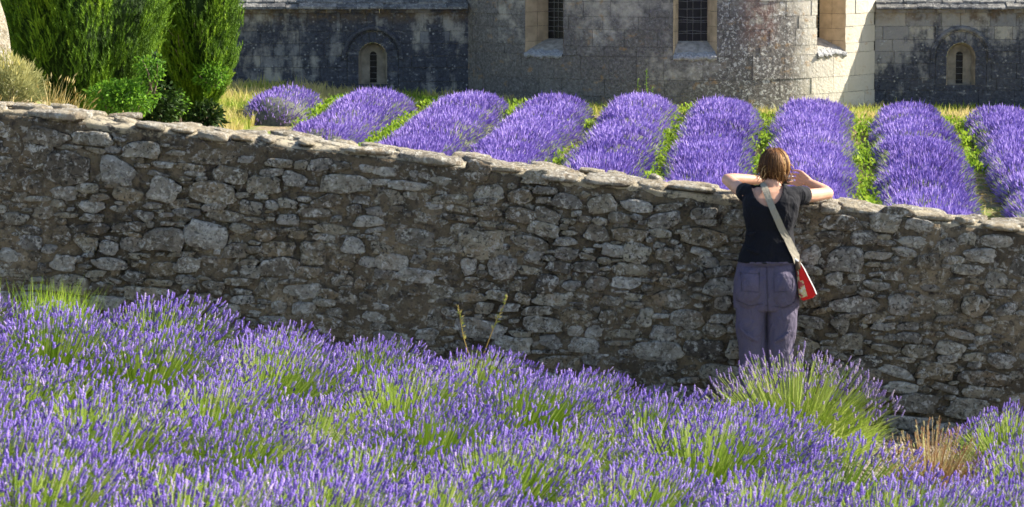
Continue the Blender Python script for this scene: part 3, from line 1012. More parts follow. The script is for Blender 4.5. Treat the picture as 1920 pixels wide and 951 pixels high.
# chapel end walls (outside the picture)
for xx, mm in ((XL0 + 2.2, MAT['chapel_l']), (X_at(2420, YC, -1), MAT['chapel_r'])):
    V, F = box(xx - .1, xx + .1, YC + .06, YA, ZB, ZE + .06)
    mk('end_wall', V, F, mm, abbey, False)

for (pn, nm), (ac_, m_, par_) in REST.items():
    ac_.mk('outer_' + nm + 's', m_, par_, False, 'stuff')

# ------------------------------------------------------------------ lavender field beyond the wall
# far spike: slender three-sided double pyramid
FS_V = np.array([(0, 0, 0), (1, 0, .45), (-.5, .87, .45), (-.5, -.87, .45), (0, 0, 1)], float)
FS_F = np.array([(0, 2, 1), (0, 3, 2), (0, 1, 3), (4, 1, 2), (4, 2, 3), (4, 3, 1)])
PHI = math.atan((1545 - 960) / FPX)
dirx, diry = math.sin(PHI), math.cos(PHI)
ROWLAB = ['leftmost lavender row, short and ending in a grey green tuft', 'second lavender row from the left with a green gap in its side',
          'lavender row meeting the corner of left chapel and apse', 'lavender row reaching up toward the narrow left apse window',
          'lavender row reaching up toward the wide middle apse window', 'lavender row just left of the woman\'s head, under the lichen spotted apse wall',
          'lavender row right behind the woman\'s head and right arm', 'lavender row in front of the dark right chapel, right of the woman',
          'rightmost lavender row in view, below the right chapel slit window', 'lavender row just beyond the right edge', 'second lavender row beyond the right edge']
ROWC = [580, 736, 906, 1057, 1212, 1367, 1525, 1698, 1878, 2056, 2232]
ROWEND = [67.9, 68.0, 68.1, 68.3, 68.4, 68.5, 68.6, 68.6, 68.4, 68.3, 68.2]
ROWNEAR = [64.4, 58.5, 54, 51, 49.5, 47, 45, 43.5, 42, 41, 40]
NARROW = [.62, .71, .73, .72, .71, .73, .74, .77, .78, .80, .80]
def lav_row(i):
    pcx = ROWC[i]
    Ye = ROWEND[i]
    Xe = X_at(pcx, 69.5, -1.7) - dirx * (69.5 - Ye)
    L = (Ye - ROWNEAR[i])
    hw = NARROW[i]
    H = .47
    nl = int(L / .10) + 2
    nc = 15
    def surf(s, a):
        """s metres back from far end, a in 0..pi across"""
        s = np.asarray(s, float); a = np.asarray(a, float)
        end = np.sqrt(np.clip(1 - ((np.clip(.75 - s, 0, .75)) / .75) ** 2, 0, 1))
        endn = np.sqrt(np.clip(1 - ((np.clip(.6 - (L - s), 0, .6)) / .6) ** 2, 0, 1))
        q = np.stack([s * .95 + i * 31, np.cos(a) * .9 + 3, np.full_like(s, i * 7.0)], -1)
        lump = .76 + .46 * fbm(q, 40 + i, 2)
        env = end * endn
        w = hw * lump * (0.35 + .65 * env)
        h = H * lump * env
        ca, sa = np.cos(a), np.sin(a)
        u = -ca * np.abs(ca) ** -.15 * w if False else -np.sign(ca) * np.abs(ca) ** 1.0 * w
        z = np.abs(sa) ** .9 * h
        x = Xe - dirx * s + diry * u
        y = Ye - diry * s - dirx * u
        return np.stack([x, y, G(x, y) + z], -1)
    S, A = np.meshgrid(np.linspace(0, L, nl), np.linspace(0, math.pi, nc), indexing='ij')
    base = surf(S.ravel(), A.ravel())
    r0 = root('lavender_row', (Xe - dirx * L / 2, Ye - diry * L / 2, float(G(Xe, Ye - L / 2))), ROWLAB[i], 'lavender row', 'rows of lavender between the wall and the abbey')  # a planted row of lavender, its plants merged into one object
    mk('inner_stems', base * [1, 1, 1] - [0, 0, .03], grid(nc, nl), MAT['lav_base'], r0)
    dens = 560 if i < 9 else 260
    n = int(L * (hw * 2.6) * dens)
    s = rng.random(n) * L; a = np.clip(rng.random(n), .02, .98) * math.pi
    p = surf(s, a)
    e = .02
    ps = surf(s + e, a); pa = surf(s, np.clip(a + e, 0, math.pi))
    nn = np.cross(pa - p, ps - p)
    nn /= np.linalg.norm(nn, axis=1, keepdims=True) + 1e-9
    nn *= np.sign(nn[:, 2:3] + 1e-6)
    patch = fbm(np.stack([p[:, 0] * 1.1, p[:, 1] * .8, np.full(n, i * 3.0)], 1), 77, 3)
    keep = rng.random(n) < np.clip(2.0 - 2.1 * patch, .25, 1)
    keep &= ~((np.abs(a - math.pi / 2) > 1.42) & (rng.random(n) < .5))
    if i == 0: keep &= ~((L - s < 1.2) & (rng.random(n) < .35))
    if i == 1: keep &= ~((L - s > 2.2) & (L - s < 4.6) & (a > .9) & (a < 1.9) & (rng.random(n) < .55))
    p, nn = p[keep], nn[keep]; n = len(p)
    d = nn * rng.uniform(.9, 1.5, (n, 1)) + np.array([0.08, 0, .50]) + rng.normal(0, .26, (n, 3))
    ln = rng.uniform(.075, .14, n) * np.where(rng.random(n) < .06, 1.5, 1)
    M = frames(d, sx=rng.uniform(.009, .0155, n), sz=ln)
    big = fbm(np.stack([p[:, 0] * .7, p[:, 1] * .5, np.zeros(n)], 1), 91, 2)
    tint = np.clip(rng.random(n) * .75 + (big - .5) * .7 + .16, 0, 1)
    V, F, t = scatter(FS_V, FS_F, M, p - nn * .03, tint)
    mk('flower_spikes', V, F, MAT['lav_far'], r0, False, {'tint': t}, 'stuff')
    # green stems showing low on the flanks
    n = int(L * 90)
    s = rng.random(n) * L; a = np.where(rng.random(n) < .5, rng.uniform(.0, .8, n), math.pi - rng.uniform(.0, .8, n))
    p = surf(s, a)
    d = np.stack([-np.cos(a) * diry * .9, -rng.random(n) * .3, np.full(n, .7)], 1) + rng.normal(0, .2, (n, 3))
    V, F, t = scatter(np.array([(-1, 0, 0), (1, 0, 0), (0, 0, 1.0)]), np.array([(0, 1, 2)]), frames(d, sx=.006, sz=rng.uniform(.10, .2, n)), p)
    mk('side_stems', V, F, MAT['stem_near'], r0, False, {'tint': t}, 'stuff')
for i in range(11): lav_row(i)

# blades: thin bent leaf of two quads
def blades(P, L, W, lean, mat, name, parent=None, tint=None, kind=None, label=None):
    n = len(P)
    az = rng.random(n) * 6.283
    side = np.stack([np.cos(az), np.sin(az), np.zeros(n)], 1) * np.asarray(W).reshape(-1, 1)
    up = np.array([0, 0, 1.0])
    L = np.asarray(L).reshape(-1, 1)
    d1 = lean * .5; d2 = lean
    m1 = P + (up + d1) * L * .55
    m2 = P + (up * .97 + d2) * L
    V = np.stack([P - side, P + side, m1 + side * .8, m1 - side * .8, m2], 1).reshape(-1, 3)
    b = np.arange(n)[:, None] * 5
    F = [np.concatenate([b + 0, b + 1, b + 2, b + 3], 1), np.concatenate([b + 3, b + 2, b + 4], 1)]
    t = np.repeat(rng.random(n) if tint is None else tint, 5)
    o = mk(name, V, F, mat, parent, False, {'tint': t}, kind)
    return o

# meadow grass before the chapels and along the foot of the apse
pts = []
n = 26000
x = rng.uniform(X_at(230, 66, -1.6), X_at(700, 70, -1.6), n); y = rng.uniform(59.5, 72.2, n)
ok = (x < X_at(470, 64, 0) + (y - 64) * .06) | (y > 68.3)
pts.append(np.stack([x, y], 1)[ok])
n = 12000
x = rng.uniform(X_at(600, 70, -1.7), X_at(1960, 70, -1.7), n); y = rng.uniform(68.7, 72.4, n)
ok = (np.hypot(x - XC, y - YA) > RA + .05) & (rng.random(n) < .75)
pts.append(np.stack([x, y], 1)[ok])
pp = np.concatenate(pts); n = len(pp)
P = np.column_stack([pp, G(pp[:, 0], pp[:, 1]) - .01])
nz_ = fbm(np.column_stack([pp * .9, np.zeros(n)]), 33, 3)
hl = np.where(rng.random(n) < .06, rng.uniform(.30, .45, n), rng.uniform(.12, .32, n))
tt = np.clip(rng.random(n) * .6 + (nz_ - .5) * 1.9 + .25, 0, 1)
hl = np.where(pp[:, 0] > X_at(600, 70, -1.7), hl * .6, hl)
mg = blades(P, hl, rng.uniform(.008, .018, n), rng.normal(0, .25, (n, 3)) * [1, 1, .1], MAT['meadow'], 'meadow_grass', tint=tt, kind='stuff')
tag(mg, 'pale dry meadow grass along the foot of the abbey walls', 'grass')

# weeds in the furrows
LEAF_V = np.array([(0, 0, 0), (.42, 0, .35), (.34, .06, .7), (0, .1, 1), (-.34, .06, .7), (-.42, 0, .35)], float)
LEAF_F = np.array([(0, 1, 2), (0, 2, 3), (0, 3, 4), (0, 4, 5)])
wp = []; wt = []
for g in range(8):
    pc = (ROWC[g] + ROWC[g + 1]) / 2
    for q in range(150):
        yy = rng.uniform(max(ROWNEAR[g], ROWNEAR[g + 1]) - 1, 69.2)
        xx = X_at(pc, 69.5, -1.7) - dirx / diry * (69.5 - yy) + rng.normal(0, .10)
        s_ = fbm(np.array([[xx * .5 + g * 9, yy * .45, 0]]), 21, 2)[0]
        if s_ < .49 - .02 * (g > 3): continue
        m = rng.integers(12, 26)
        wp.append(np.column_stack([rng.normal(xx, .10, m), rng.normal(yy, .13, m), rng.uniform(.02, .24, m)]))
        wt.append(np.clip(rng.random(m) * .8 + rng.uniform(-.1, .3), 0, 1))
wp = np.concatenate(wp); wt = np.concatenate(wt)
wp[:, 2] += G(wp[:, 0], wp[:, 1])
n = len(wp)
V, F, t = scatter(LEAF_V, LEAF_F, frames(rng.normal(0, .7, (n, 3)) + [0, -.2, .8], sx=rng.uniform(.03, .06, n), sz=rng.uniform(.05, .10, n)), wp, wt)
tag(mk('weeds', V, F, MAT['weed'], None, False, {'tint': t}, 'stuff'), 'bright green weeds in the furrows between lavender rows', 'weeds')
# straw litter in the furrows
n = 9000
g = rng.integers(0, 8, n); yy = rng.uniform(44, 69.5, n)
pc = np.array([(ROWC[k] + ROWC[k + 1]) / 2 for k in range(8)])[g]
xx = (pc - 960) / FPX * 69.5 - dirx / diry * (69.5 - yy) + rng.normal(0, .22, n)
P = np.column_stack([xx, yy, G(xx, yy) + rng.uniform(.0, .05, n)])
d = rng.normal(0, 1, (n, 3)) * [1, 1, .25]
V, F, t = scatter(np.array([(-1, 0, 0), (1, 0, 0), (0, 0, 1.0)]), np.array([(0, 1, 2)]), frames(d, sx=.012, sz=rng.uniform(.08, .2, n)), P)
tag(mk('straw_litter', V, F, MAT['grass_dry'], None, False, {'tint': t}, 'stuff'), 'dry straw litter lying between the lavender rows', 'litter')

# tall weed stalks by the apse
for k_, (px_, h_) in enumerate(((1197, .75), (1213, .95), (1224, .62))):
    yq = 68.9; xq = X_at(px_, yq, -1.5)
    b = np.array([xq, yq, float(G(xq, yq))])
    st = root('weed_stalk', b, ('left of three thin green stalks against the apse foot', 'tallest, middle one of three thin green stalks against the apse foot', 'shortest, right one of three thin green stalks against the apse foot')[k_], 'weed', 'tall stalks behind the middle lavender row')
    q = [b + np.array((.02 * math.sin(i), 0, h_ * i / 6)) for i in range(7)]
    mk('stem', *tube(q, np.linspace(.009, .004, 7), 4), MAT['grass_green'], st)
    m = 26
    P = np.array([q[3]] * m) + np.column_stack([rng.normal(0, .015, m), rng.normal(0, .015, m), rng.uniform(0, h_ * .5, m)])
    V, F, t = scatter(LEAF_V, LEAF_F, frames(rng.normal(0, 1, (m, 3)) + [0, 0, .3], sx=.014, sz=.035), P)
    mk('leaf_clusters', V, F, MAT['weed'], st, False, {'tint': t}, 'stuff')

# ------------------------------------------------------------------ cypresses and shrubs at the left
SP_V = []; SP_F = []
for k_ in range(11):
    a_ = k_ * 2.4; h_ = .05 + .075 * k_
    ox, oy = math.cos(a_), math.sin(a_)
    o_ = np.array((0, 0, h_)); tip = o_ + np.array((ox * .16, oy * .16, .30))
    sd = np.array((-oy, ox, 0)) * .035
    SP_V += [o_ - sd, o_ + sd, tip]; SP_F.append((3 * k_, 3 * k_ + 1, 3 * k_ + 2))
SP_V = np.array(SP_V); SP_F = np.array(SP_F)

def cypress(pcx, Y, H, prof, seed, label, density, twigs=0, lobes=6, zlo=.62):
    x0 = X_at(pcx, Y, -.5); b = np.array([x0, Y, float(G(x0, Y))])
    r0 = root('cypress_tree', b, label, 'tree', 'cypresses at the left')
    zs, rs = zip(*prof)
    rq = np.random.default_rng(seed)
    def rad(z, th):
        base = np.interp(z, zs, rs)
        lob = 1 + .13 * np.sin(th * lobes + 2.5 * vn(np.stack([z * .8, th * 0, th * 0 + seed], -1), seed) * 3) + .50 * (fbm(np.stack([np.cos(th) * 2.6 + 9, np.sin(th) * 2.6 + 9, z * 1.1], -1), seed, 4) - .5)
        return base * lob
    mk('trunk', *tube([b, b + (0.03, 0, H * .4), b + (0, 0, H * .9)], [.16, .11, .03], 8), MAT['bark'], r0)
    n = int(density * H * 1.9)
    z = zlo + rq.random(n) * (H - zlo); th = rq.random(n) * 6.283
    f = 1 - np.abs(rq.normal(0, .15, n)) + np.where(rq.random(n) < .08, .12, 0)
    rr_ = rad(z, th) * f
    P = b + np.column_stack([np.cos(th) * rr_, np.sin(th) * rr_, z])
    d = np.column_stack([np.cos(th) * .45, np.sin(th) * .45, np.full(n, 1.0)]) + rq.normal(0, .22, (n, 3))
    clump = fbm(P * [3, 3, 1.2], seed + 5, 3)
    tint = np.clip(.20 + rq.random(n) * .45 + (clump - .5) * 1.3 + (f - .85) * 1.2, 0, 1)
    keep = ~((clump < .43) & (rq.random(n) < .7))
    P, d, tint = P[keep], d[keep], tint[keep]
    n = len(P)
    V, F, t = scatter(SP_V, SP_F, frames(d, sx=rq.uniform(.16, .26, n), sz=rq.uniform(.13, .25, n)), P, tint)
    mk('crown', V, F, MAT['cypress'], r0, False, {'tint': t})
    # dense inner foliage
    Z, T = np.meshgrid(np.linspace(zlo, H, 34), np.arange(28) * 6.283 / 28, indexing='ij')
    rr_ = rad(Z.ravel(), T.ravel()) * .74
    mk('inner_foliage', b + np.column_stack([np.cos(T.ravel()) * rr_, np.sin(T.ravel()) * rr_, Z.ravel()]), grid(28, 34, True), MAT['cypress'], r0, False)
    if twigs:
        for _ in range(twigs):
            zz = rq.uniform(1.0, 2.6); t_ = rq.uniform(3.0, 4.9)
            r1 = float(rad(np.array([zz]), np.array([t_]))[0])
            p0 = b + np.array((math.cos(t_) * r1 * .6, math.sin(t_) * r1 * .6, zz))
            p1 = b + np.array((math.cos(t_) * r1 * 1.12, math.sin(t_) * r1 * 1.12, zz + rq.uniform(.2, .5)))
            mk('bare_twig', *tube([p0, (p0 + p1) / 2 + rq.normal(0, .03, 3), p1], [.014, .010, .005], 4), MAT['twig'], r0)
cypress(150, 57.5, 7.0, [(0, .12), (.45, .18), (.84, .45), (1.3, .98), (1.87, 1.30), (2.5, 1.45), (4.5, 1.3), (6.2, .7), (7, .05)], 3,
        'large dark cypress at the left edge, its right side sunlit', 2600)
cypress(374, 60.5, 6.5, [(0, .06), (.5, .12), (.7, .22), (1.05, .42), (1.64, .66), (2.42, .76), (4.2, .6), (5.8, .35), (6.5, .03)], 8,
        'narrow bright green cypress beside the chapel wall', 1500, 14, 5)

def leafy(name, pcx, pcy, Y, rx, rz, n, label, group, mat='broadleaf', size=(.032, .062), stems=5, low=None):
    c = np.array(at(pcx, pcy, Y))
    gz0 = float(G(c[0], Y)) if low is None else c[2] - low
    r0 = root(name, (c[0], Y, gz0), label, 'shrub', group)
    ac = Acc(); P = []; T = []
    for k_ in range(stems):
        e = c + np.array((rng.uniform(-rx, rx) * .7, rng.uniform(-.3, .3), rng.uniform(-.2, rz * .8)))
        b0 = np.array((c[0] + rng.uniform(-.1, .1), Y, gz0))
        ac.add(*tube([b0, (b0 + e) / 2 + rng.normal(0, .06, 3), e], [.022, .014, .006], 5))
    ac.mk('stem', MAT['bark'], r0)
    u = rng.normal(0, 1, (n, 3)); u /= np.linalg.norm(u, axis=1, keepdims=True)
    rad = rng.random(n) ** .45
    lump = .7 + .6 * fbm(u * 2.1 + 5, int(pcx), 2)
    P = c + u * rad[:, None] * lump[:, None] * [rx, rx * .7, rz]
    d = u * .7 + rng.normal(0, .5, (n, 3)) + [0, 0, -.1]
    V, F, t = scatter(LEAF_V, LEAF_F, frames(d, sx=rng.uniform(*size, n) * .8, sz=rng.uniform(*size, n) * 1.5), P, np.clip(rad * .7 + rng.normal(0, .2, n), 0, 1))
    mk('foliage', V, F, MAT[mat], r0, False, {'tint': t})
leafy('leafy_shrub', 228, 184, 55.6, .58, .34, 2400, 'bright green broad leaved shrub under the cypress', None)
leafy('leafy_shrub', 282, 128, 55.6, .28, .26, 420, 'small leafy sapling top between the two cypresses', None, stems=3, low=.42)
leafy('leafy_shrub', 394, 142, 59.9, .32, .24, 760, 'leafy green sprig growing from the lower crown of the narrow cypress', None, stems=3, low=.2)
leafy('shade_shrub', 335, 160, 61.5, .62, .78, 3600, 'dark undergrowth mass standing in for the shade between the two cypresses', None, 'shade_leaf', (.06, .10))
leafy('shade_shrub', 120, 200, 59.5, .9, .42, 2200, 'dark undergrowth standing in for the shade beneath the large cypress', None, 'shade_leaf', (.06, .10))
leafy('shade_shrub', 280, 200, 57.2, .55, .42, 2200, 'undergrowth standing in for the dark shade right behind the leafy shrub', None, 'shade_leaf', (.05, .08))
leafy('shade_shrub', 388, 222, 60.0, .34, .34, 900, 'low dark undergrowth standing in for the shade at the foot of the narrow cypress', None, 'shade_leaf', (.05, .08))
leafy('leafy_shrub', 328, 195, 58.5, .26, .25, 260, 'dark leaved creeper mound right of the leafy shrub', None, stems=3)
leafy('leafy_shrub', 368, 205, 60.5, .09, .16, 60, 'small dark weed with yellow flowers in dry grass', None, stems=2, size=(.05, .08))

# pale rock and grey shrub at the left edge
c = np.array(at(-30, 120, 47.5)); gz0 = float(G(c[0], 47.5))
r_ = np.random.default_rng(9)
rings = []
for j in range(9):
    t_ = j / 8
    z = gz0 - .1 + t_ * 1.5
    a_ = np.arange(20) * 6.283 / 20
    w_ = (.62 - .42 * t_ ** .8) * (1 + .25 * (fbm(np.stack([np.cos(a_) * 2 + 4, np.sin(a_) * 2 + 4, np.full(20, t_ * 4)], 1), 6, 3) - .5) * 2)
    rings.append(np.stack([c[0] + np.cos(a_) * w_, 47.5 + np.sin(a_) * w_, np.full(20, z) + r_.normal(0, .03, 20)], 1))
V, F = loft(rings)
MAT['pale_rock'] = m_rubble('pale rock', cap=True)
tag(mk('rock', V, F, MAT['pale_rock'], None, False), 'pale sunlit rock at the left edge above the grey shrub', 'rock')
sx_, sy_ = X_at(22, 46.3, 0), 46.3
gz0 = float(G(sx_, sy_))
r0 = root('grey_shrub', (sx_, sy_, gz0), 'rounded grey green shrub with yellowish tips behind wall at left edge', 'shrub')
n = 3600
u = rng.normal(0, 1, (n, 3)); u[:, 2] = np.abs(u[:, 2]); u /= np.linalg.norm(u, axis=1, keepdims=True)
f = rng.random(n) ** .3
Pq = np.array((sx_, sy_, gz0 + .02)) + u * (f * (.62 + .72 * fbm(u * 2.6 + 7, 19, 3)))[:, None] * [.46, .42, .60]
V, F, t = scatter(np.array([(-1, 0, 0), (1, 0, 0), (0, 0, 1.0)]), np.array([(0, 1, 2)]), frames(u + rng.normal(0, .35, (n, 3)) + [0, 0, .4], sx=.010, sz=rng.uniform(.06, .13, n)), Pq, np.clip(u[:, 2] * f * .8 + rng.normal(0, .15, n), 0, 1))
mk('foliage', V, F, MAT['santolina'], r0, False, {'tint': t})
mk('stem', *tube([(sx_, sy_, gz0 - .03), (sx_ + .02, sy_, gz0 + .3)], [.04, .02], 6), MAT['bark'], r0)

def tuft(pcx, Y, n, hgt, spread, label, name='dry_grass_tuft', mat='grass_dry', heads=True, group=None, w=.006, lean=(.12, 0, 0)):
    x_ = X_at(pcx, Y, 0); b = np.array([x_, Y, float(G(x_, Y))])
    r0 = root(name, b, label, 'grass tuft', group)
    P = b + np.column_stack([rng.normal(0, spread, n), rng.normal(0, spread, n), np.zeros(n)])
    P[:, 2] = G(P[:, 0], P[:, 1]) - .01
    L = hgt * rng.uniform(.55, 1.05, n)
    ln = rng.normal(0, .16, (n, 3)) * [1, 1, 0] + np.array(lean)
    blades(P, L, np.full(n, w), ln, MAT[mat], 'grass_blades', r0)
    if heads:
        m = n // 3
        tips = P[:m] + np.array([0, 0, .97]) * L[:m, None] + ln[:m] * L[:m, None]
        d = np.array([0, 0, .8]) + ln[:m] * 2
        V, F, t = scatter(FS_V, FS_F, frames(d, sx=.011, sz=.10), tips - d * .02)
        mk('seed_heads', V, F, MAT[mat], r0, False, {'tint': t}, 'stuff')
tuft(40, 44.6, 520, .40, .42, 'golden dry grass in front of the grey shrub')
tuft(100, 45.6, 90, .80, .07, 'tall golden grass tuft with upright seed heads beside the grey shrub')
tuft(135, 45.6, 80, .78, .08, 'leaning golden grass tuft left of the leafy shrub', lean=(.25, 0, 0))

# ------------------------------------------------------------------ foreground lavender
def near_spike(seed):
    """flower head: whorls of buds on a bare tip, unit length along z"""
    r = np.random.default_rng(seed)
    ns = 5
    zs = [0.0, .10, .19, .33, .42, .55, .64, .78, .87, 1.0]
    rs = [.05, .85, .35, 1.05, .42, 1.0, .40, .85, .32, .05]
    rings = []
    for j, (z, q) in enumerate(zip(zs, rs)):
        a = np.arange(ns) * 6.283 / ns + j * .6
        q2 = q * (1 + (r.random(ns) - .5) * .5)
        rings.append(np.stack([np.cos(a) * q2, np.sin(a) * q2, z + (r.random(ns) - .5) * .04], 1))
    V, F = loft(rings)
    return V, F
NS = [near_spike(i) for i in range(3)]

def bush_parts(seed, n_spk, n_leaf, W, H, lean, big=1.0):
    """arrays for one lavender plant rooted at the origin"""
    r = np.random.default_rng(seed)
    th = r.random(n_spk) * 6.283
    q = np.sqrt(r.random(n_spk))
    tipx = np.cos(th) * q * W; tipy = np.sin(th) * q * W * 1.1
    tz = H * (1.0 - .50 * q ** 2.2) * r.uniform(.80, 1.08, n_spk)
    tip = np.column_stack([tipx + lean * tz, tipy, tz])
    basep = np.column_stack([tipx * .22, tipy * .22, np.zeros(n_spk)])
    d = tip - basep
    dn = d / np.linalg.norm(d, axis=1, keepdims=True)
    up = dn * .6 + np.array([lean * .6, 0, .6]) + r.normal(0, .26, (n_spk, 3))
    up /= np.linalg.norm(up, axis=1, keepdims=True)
    ln = r.uniform(.026, .070, n_spk) * big
    sp = Acc()
    tint = np.clip(r.normal(.50, .27, n_spk), 0, 1)
    for v in range(3):
        idx = np.arange(n_spk) % 3 == v
        M = frames(up[idx], r.random(idx.sum()) * 6.28, r.uniform(.0055, .0088, idx.sum()) * big, ln[idx])
        V, F, t = scatter(NS[v][0], NS[v][1], M, tip[idx], tint[idx])
        sp.add(V, F, t)
    # stems as three-sided tubes with a bend
    st = Acc()
    mid = basep * .45 + tip * .55 + np.array([0, 0, .05 * H])
    rad = .0021
    a = np.array([0, 2.094, 4.189])
    circ = np.column_stack([np.cos(a), np.sin(a), 0 * a]) * rad
    V = np.concatenate([basep[:, None] + circ, mid[:, None] + circ, (tip + up * .01)[:, None] + circ * .7], 1).reshape(-1, 3)
    tmpl = grid(3, 3, True)
    F = (tmpl[None] + (np.arange(n_spk) * 9)[:, None, None]).reshape(-1, 4)
    st.add(V, F, np.repeat(np.clip(r.normal(.5, .25, n_spk), 0, 1), 9))
    # leaves
    lf = Acc()
    th = r.random(n_leaf) * 6.283; q = np.sqrt(r.random(n_leaf))
    b = np.column_stack([np.cos(th) * q * W * .75, np.sin(th) * q * W * .8, r.uniform(0, .52, n_leaf) * H * (1 - .5 * q)])
    dd = np.column_stack([np.cos(th) * q * .8 + lean, np.sin(th) * q * .8, np.full(n_leaf, .8)]) + r.normal(0, .38, (n_leaf, 3))
    L = r.uniform(.08, .21, n_leaf) * H / .5
    V, F, t = scatter(np.array([(-1, 0, 0), (1, 0, 0), (.8, 0, .5), (-.8, 0, .5), (0, 0, 1.0)]), [np.array([(0, 1, 2, 3)]), np.array([(3, 2, 4)])], frames(dd, r.random(n_leaf) * 6.28, r.uniform(.0016, .0030, n_leaf), L), b, np.clip(r.normal(.45, .25, n_leaf), 0, 1))
    lf.add(V, F, t)
    return sp, st, lf

def bush_meshes(seed, n_spk, n_leaf, W, H, lean, mats=('lav_near', 'stem_near', 'stem_near'), big=1.0):
    out = []
    for a, nm, m in zip(bush_parts(seed, n_spk, n_leaf, W, H, lean, big), ('flower_spikes', 'stems', 'leaves'), mats):
        V, F, A = a.get()
        out.append((nm, raw_mesh(nm, V, F, MAT[m], nm == 'flower_spikes', {'tint': A})))
    return out

DENSE = [bush_meshes(200 + i, 690, 620, .55, .50, .26, big=.78) for i in range(7)]
SPARSE = [bush_meshes(300 + i, 330, 1100, .55, .44, .26, big=.78) for i in range(4)]

def place_bush(meshes, x, y, s, rz, label, group=None, sx=1.0):
    r0 = root('lavender_bush', (x, y, float(G(x, y)) - .015), label, 'lavender', group)
    r0.rotation_euler = (0, 0, rz)
    r0.scale = (s * sx, s, s)
    for nm, me in meshes:
        o = bpy.data.objects.new(nm, me); C.objects.link(o); o.parent = r0
        o['kind'] = 'stuff'
    return r0

GRP = 'lavender bushes massed in the foreground'
GREENER = [(560, 790, 130), (330, 850, 110), (110, 690, 90), (1270, 760, 70), (1010, 770, 60), (860, 860, 60), (1600, 830, 70), (690, 700, 50), (1890, 900, 60), (470, 700, 60)]
rows_y = [18.62, 17.45, 16.35, 15.3, 14.3, 13.4, 12.5]
br = random.Random(11)
placed = []
ORD = 'first second third fourth fifth sixth seventh eighth ninth tenth eleventh twelfth thirteenth'.split()
for j, yj in enumerate(rows_y):
    xm = (1000 / FPX) * yj + .35
    x = -xm + br.uniform(-.2, .2)
    while x < xm + .7:
        yy = yj + br.uniform(-.18, .18)
        xx = x + br.uniform(-.08, .08)
        x += br.uniform(.56, .70)
        p_top = float(G(xx, yy)) + .45
        d_ = yy * math.cos(TH) - (p_top - ZC) * math.sin(TH)
        v_ = yy * math.sin(TH) + (p_top - ZC) * math.cos(TH)
        px_, py_ = 960 + FPX * xx / d_, 475.5 - FPX * v_ / d_
        if py_ > 1060: continue
        if j == 0 and px_ > 1262: continue
        if j == 1 and px_ > 1555: continue
        if j == 2 and px_ > 1660: continue
        green = min(((px_ - a) ** 2 + (2.0 * (py_ - b - 15)) ** 2) ** .5 / c for a, b, c in GREENER)
        meshes = br.choice(SPARSE) if green < 1 else br.choice(DENSE)
        sc_ = br.uniform(.90, 1.10)
        if j == 0: sc_ *= float(np.interp(px_, (380, 640), (1.02, .80)))
        if px_ < 180 and j == 0: sc_ *= .82
        nth = len([q for q in placed if q[0] == j and q[1] > -20]) + 1
        placed.append((j, px_))
        kind = 'greener lavender bush with few flowers' if green < 1 else 'blurred violet lavender bush' if j >= 4 else 'violet lavender bush'
        where = f'{ORD[nth - 1]} from left in the {ORD[j]} row from the wall' if px_ > -20 else f'cut off at the left edge, {ORD[j]} row from the wall'
        lab = f'{kind}, {where}'
        place_bush(meshes, xx, yy, sc_, br.uniform(-.5, .5), lab, GRP)

for (px_, yy, sc_, lab) in ((1905, 18.7, .86, 'violet lavender bush near the wall at the right edge, beyond the dry plant'), (2015, 18.6, .9, 'violet lavender bush near the wall, out of sight at the right'), (1925, 17.5, .84, 'violet lavender bush at the right edge behind the bright green bush'),
                          (2040, 17.4, .95, 'lavender bush out of sight at the right, second row'), (1836, 16.2, .80, 'low violet lavender bush right of and below the dry plant'), (1960, 16.3, .9, 'violet lavender bush at the right edge, below the bright green bush'), (2080, 16.2, .95, 'lavender bush out of sight at the right, third row')):
    place_bush(DENSE[int(px_) % len(DENSE)], X_at(px_, yy, .3), yy, sc_, .2, lab, GRP)
# the tall green bush in front of the woman
place_bush(bush_meshes(401, 520, 3000, .54, .58, .03, ('lav_dry', 'stem_bright', 'stem_bright'), .8), X_at(1488, 18.75, .2), 18.75, 1.0, 0,
           'tall yellow green lavender bush with few flowers in front of the woman\'s legs', None, 1.12)
# fading rust coloured plant at the right
place_bush(bush_meshes(402, 220, 2200, .32, .46, .05, ('stem_dry', 'stem_dry', 'stem_dry'), .6), X_at(1748, 17.6, .1), 17.6, 1.0, .3,
           'dried rust coloured plant in the gap at right', None, 1.0)
place_bush(bush_meshes(403, 70, 900, .34, .42, .08, ('lav_near', 'stem_bright', 'stem_bright')), X_at(1870, 16.7, .0), 16.7, 1.0, .3,
           'bright green lavender bush beside the rust coloured plant at the right edge', None, 1.0)

tuft(103, 18.75, 620, .55, .10, 'bright yellow green grass tuft among lavender at left', 'green_grass_tuft', 'grass_green', False, None, .0045, (.10, 0, 0))
# two seeding stalks standing before the wall
for (pa, pb, lab) in ((((882, 676), (868, 630), (859, 572)), 0, 'upright dry seed stalk rising before the wall at centre'), (((905, 668), (925, 615), (952, 556)), 1, 'slanting dry seed stalk leaning right before the wall at centre')):
    q = [np.array(at(a, b, 18.95)) for a, b in pa]
    b0 = np.array((q[0][0], 18.95, float(G(q[0][0], 18.95))))
    st = root('seed_stalk', b0, lab, 'weed')
    path = [b0] + q
    tt_ = np.linspace(0, 3, 10)
    path = np.column_stack([np.interp(tt_, range(4), [p[i] for p in path]) for i in range(3)])
    mk('stem', *tube(path, np.linspace(.0045, .0015, 10), 5), MAT['grass_dry'], st)
    m = 34
    k_ = rng.uniform(5.5, 8.9, m)
    P = np.column_stack([np.interp(k_, range(10), path[:, i]) for i in range(3)])
    V, F, t = scatter(FS_V, FS_F, frames(rng.normal(0, .4, (m, 3)) + [0.1, 0, .9], sx=.0032, sz=.03), P)
    mk('seed_heads', V, F, MAT['meadow'], st, False, {'tint': t})

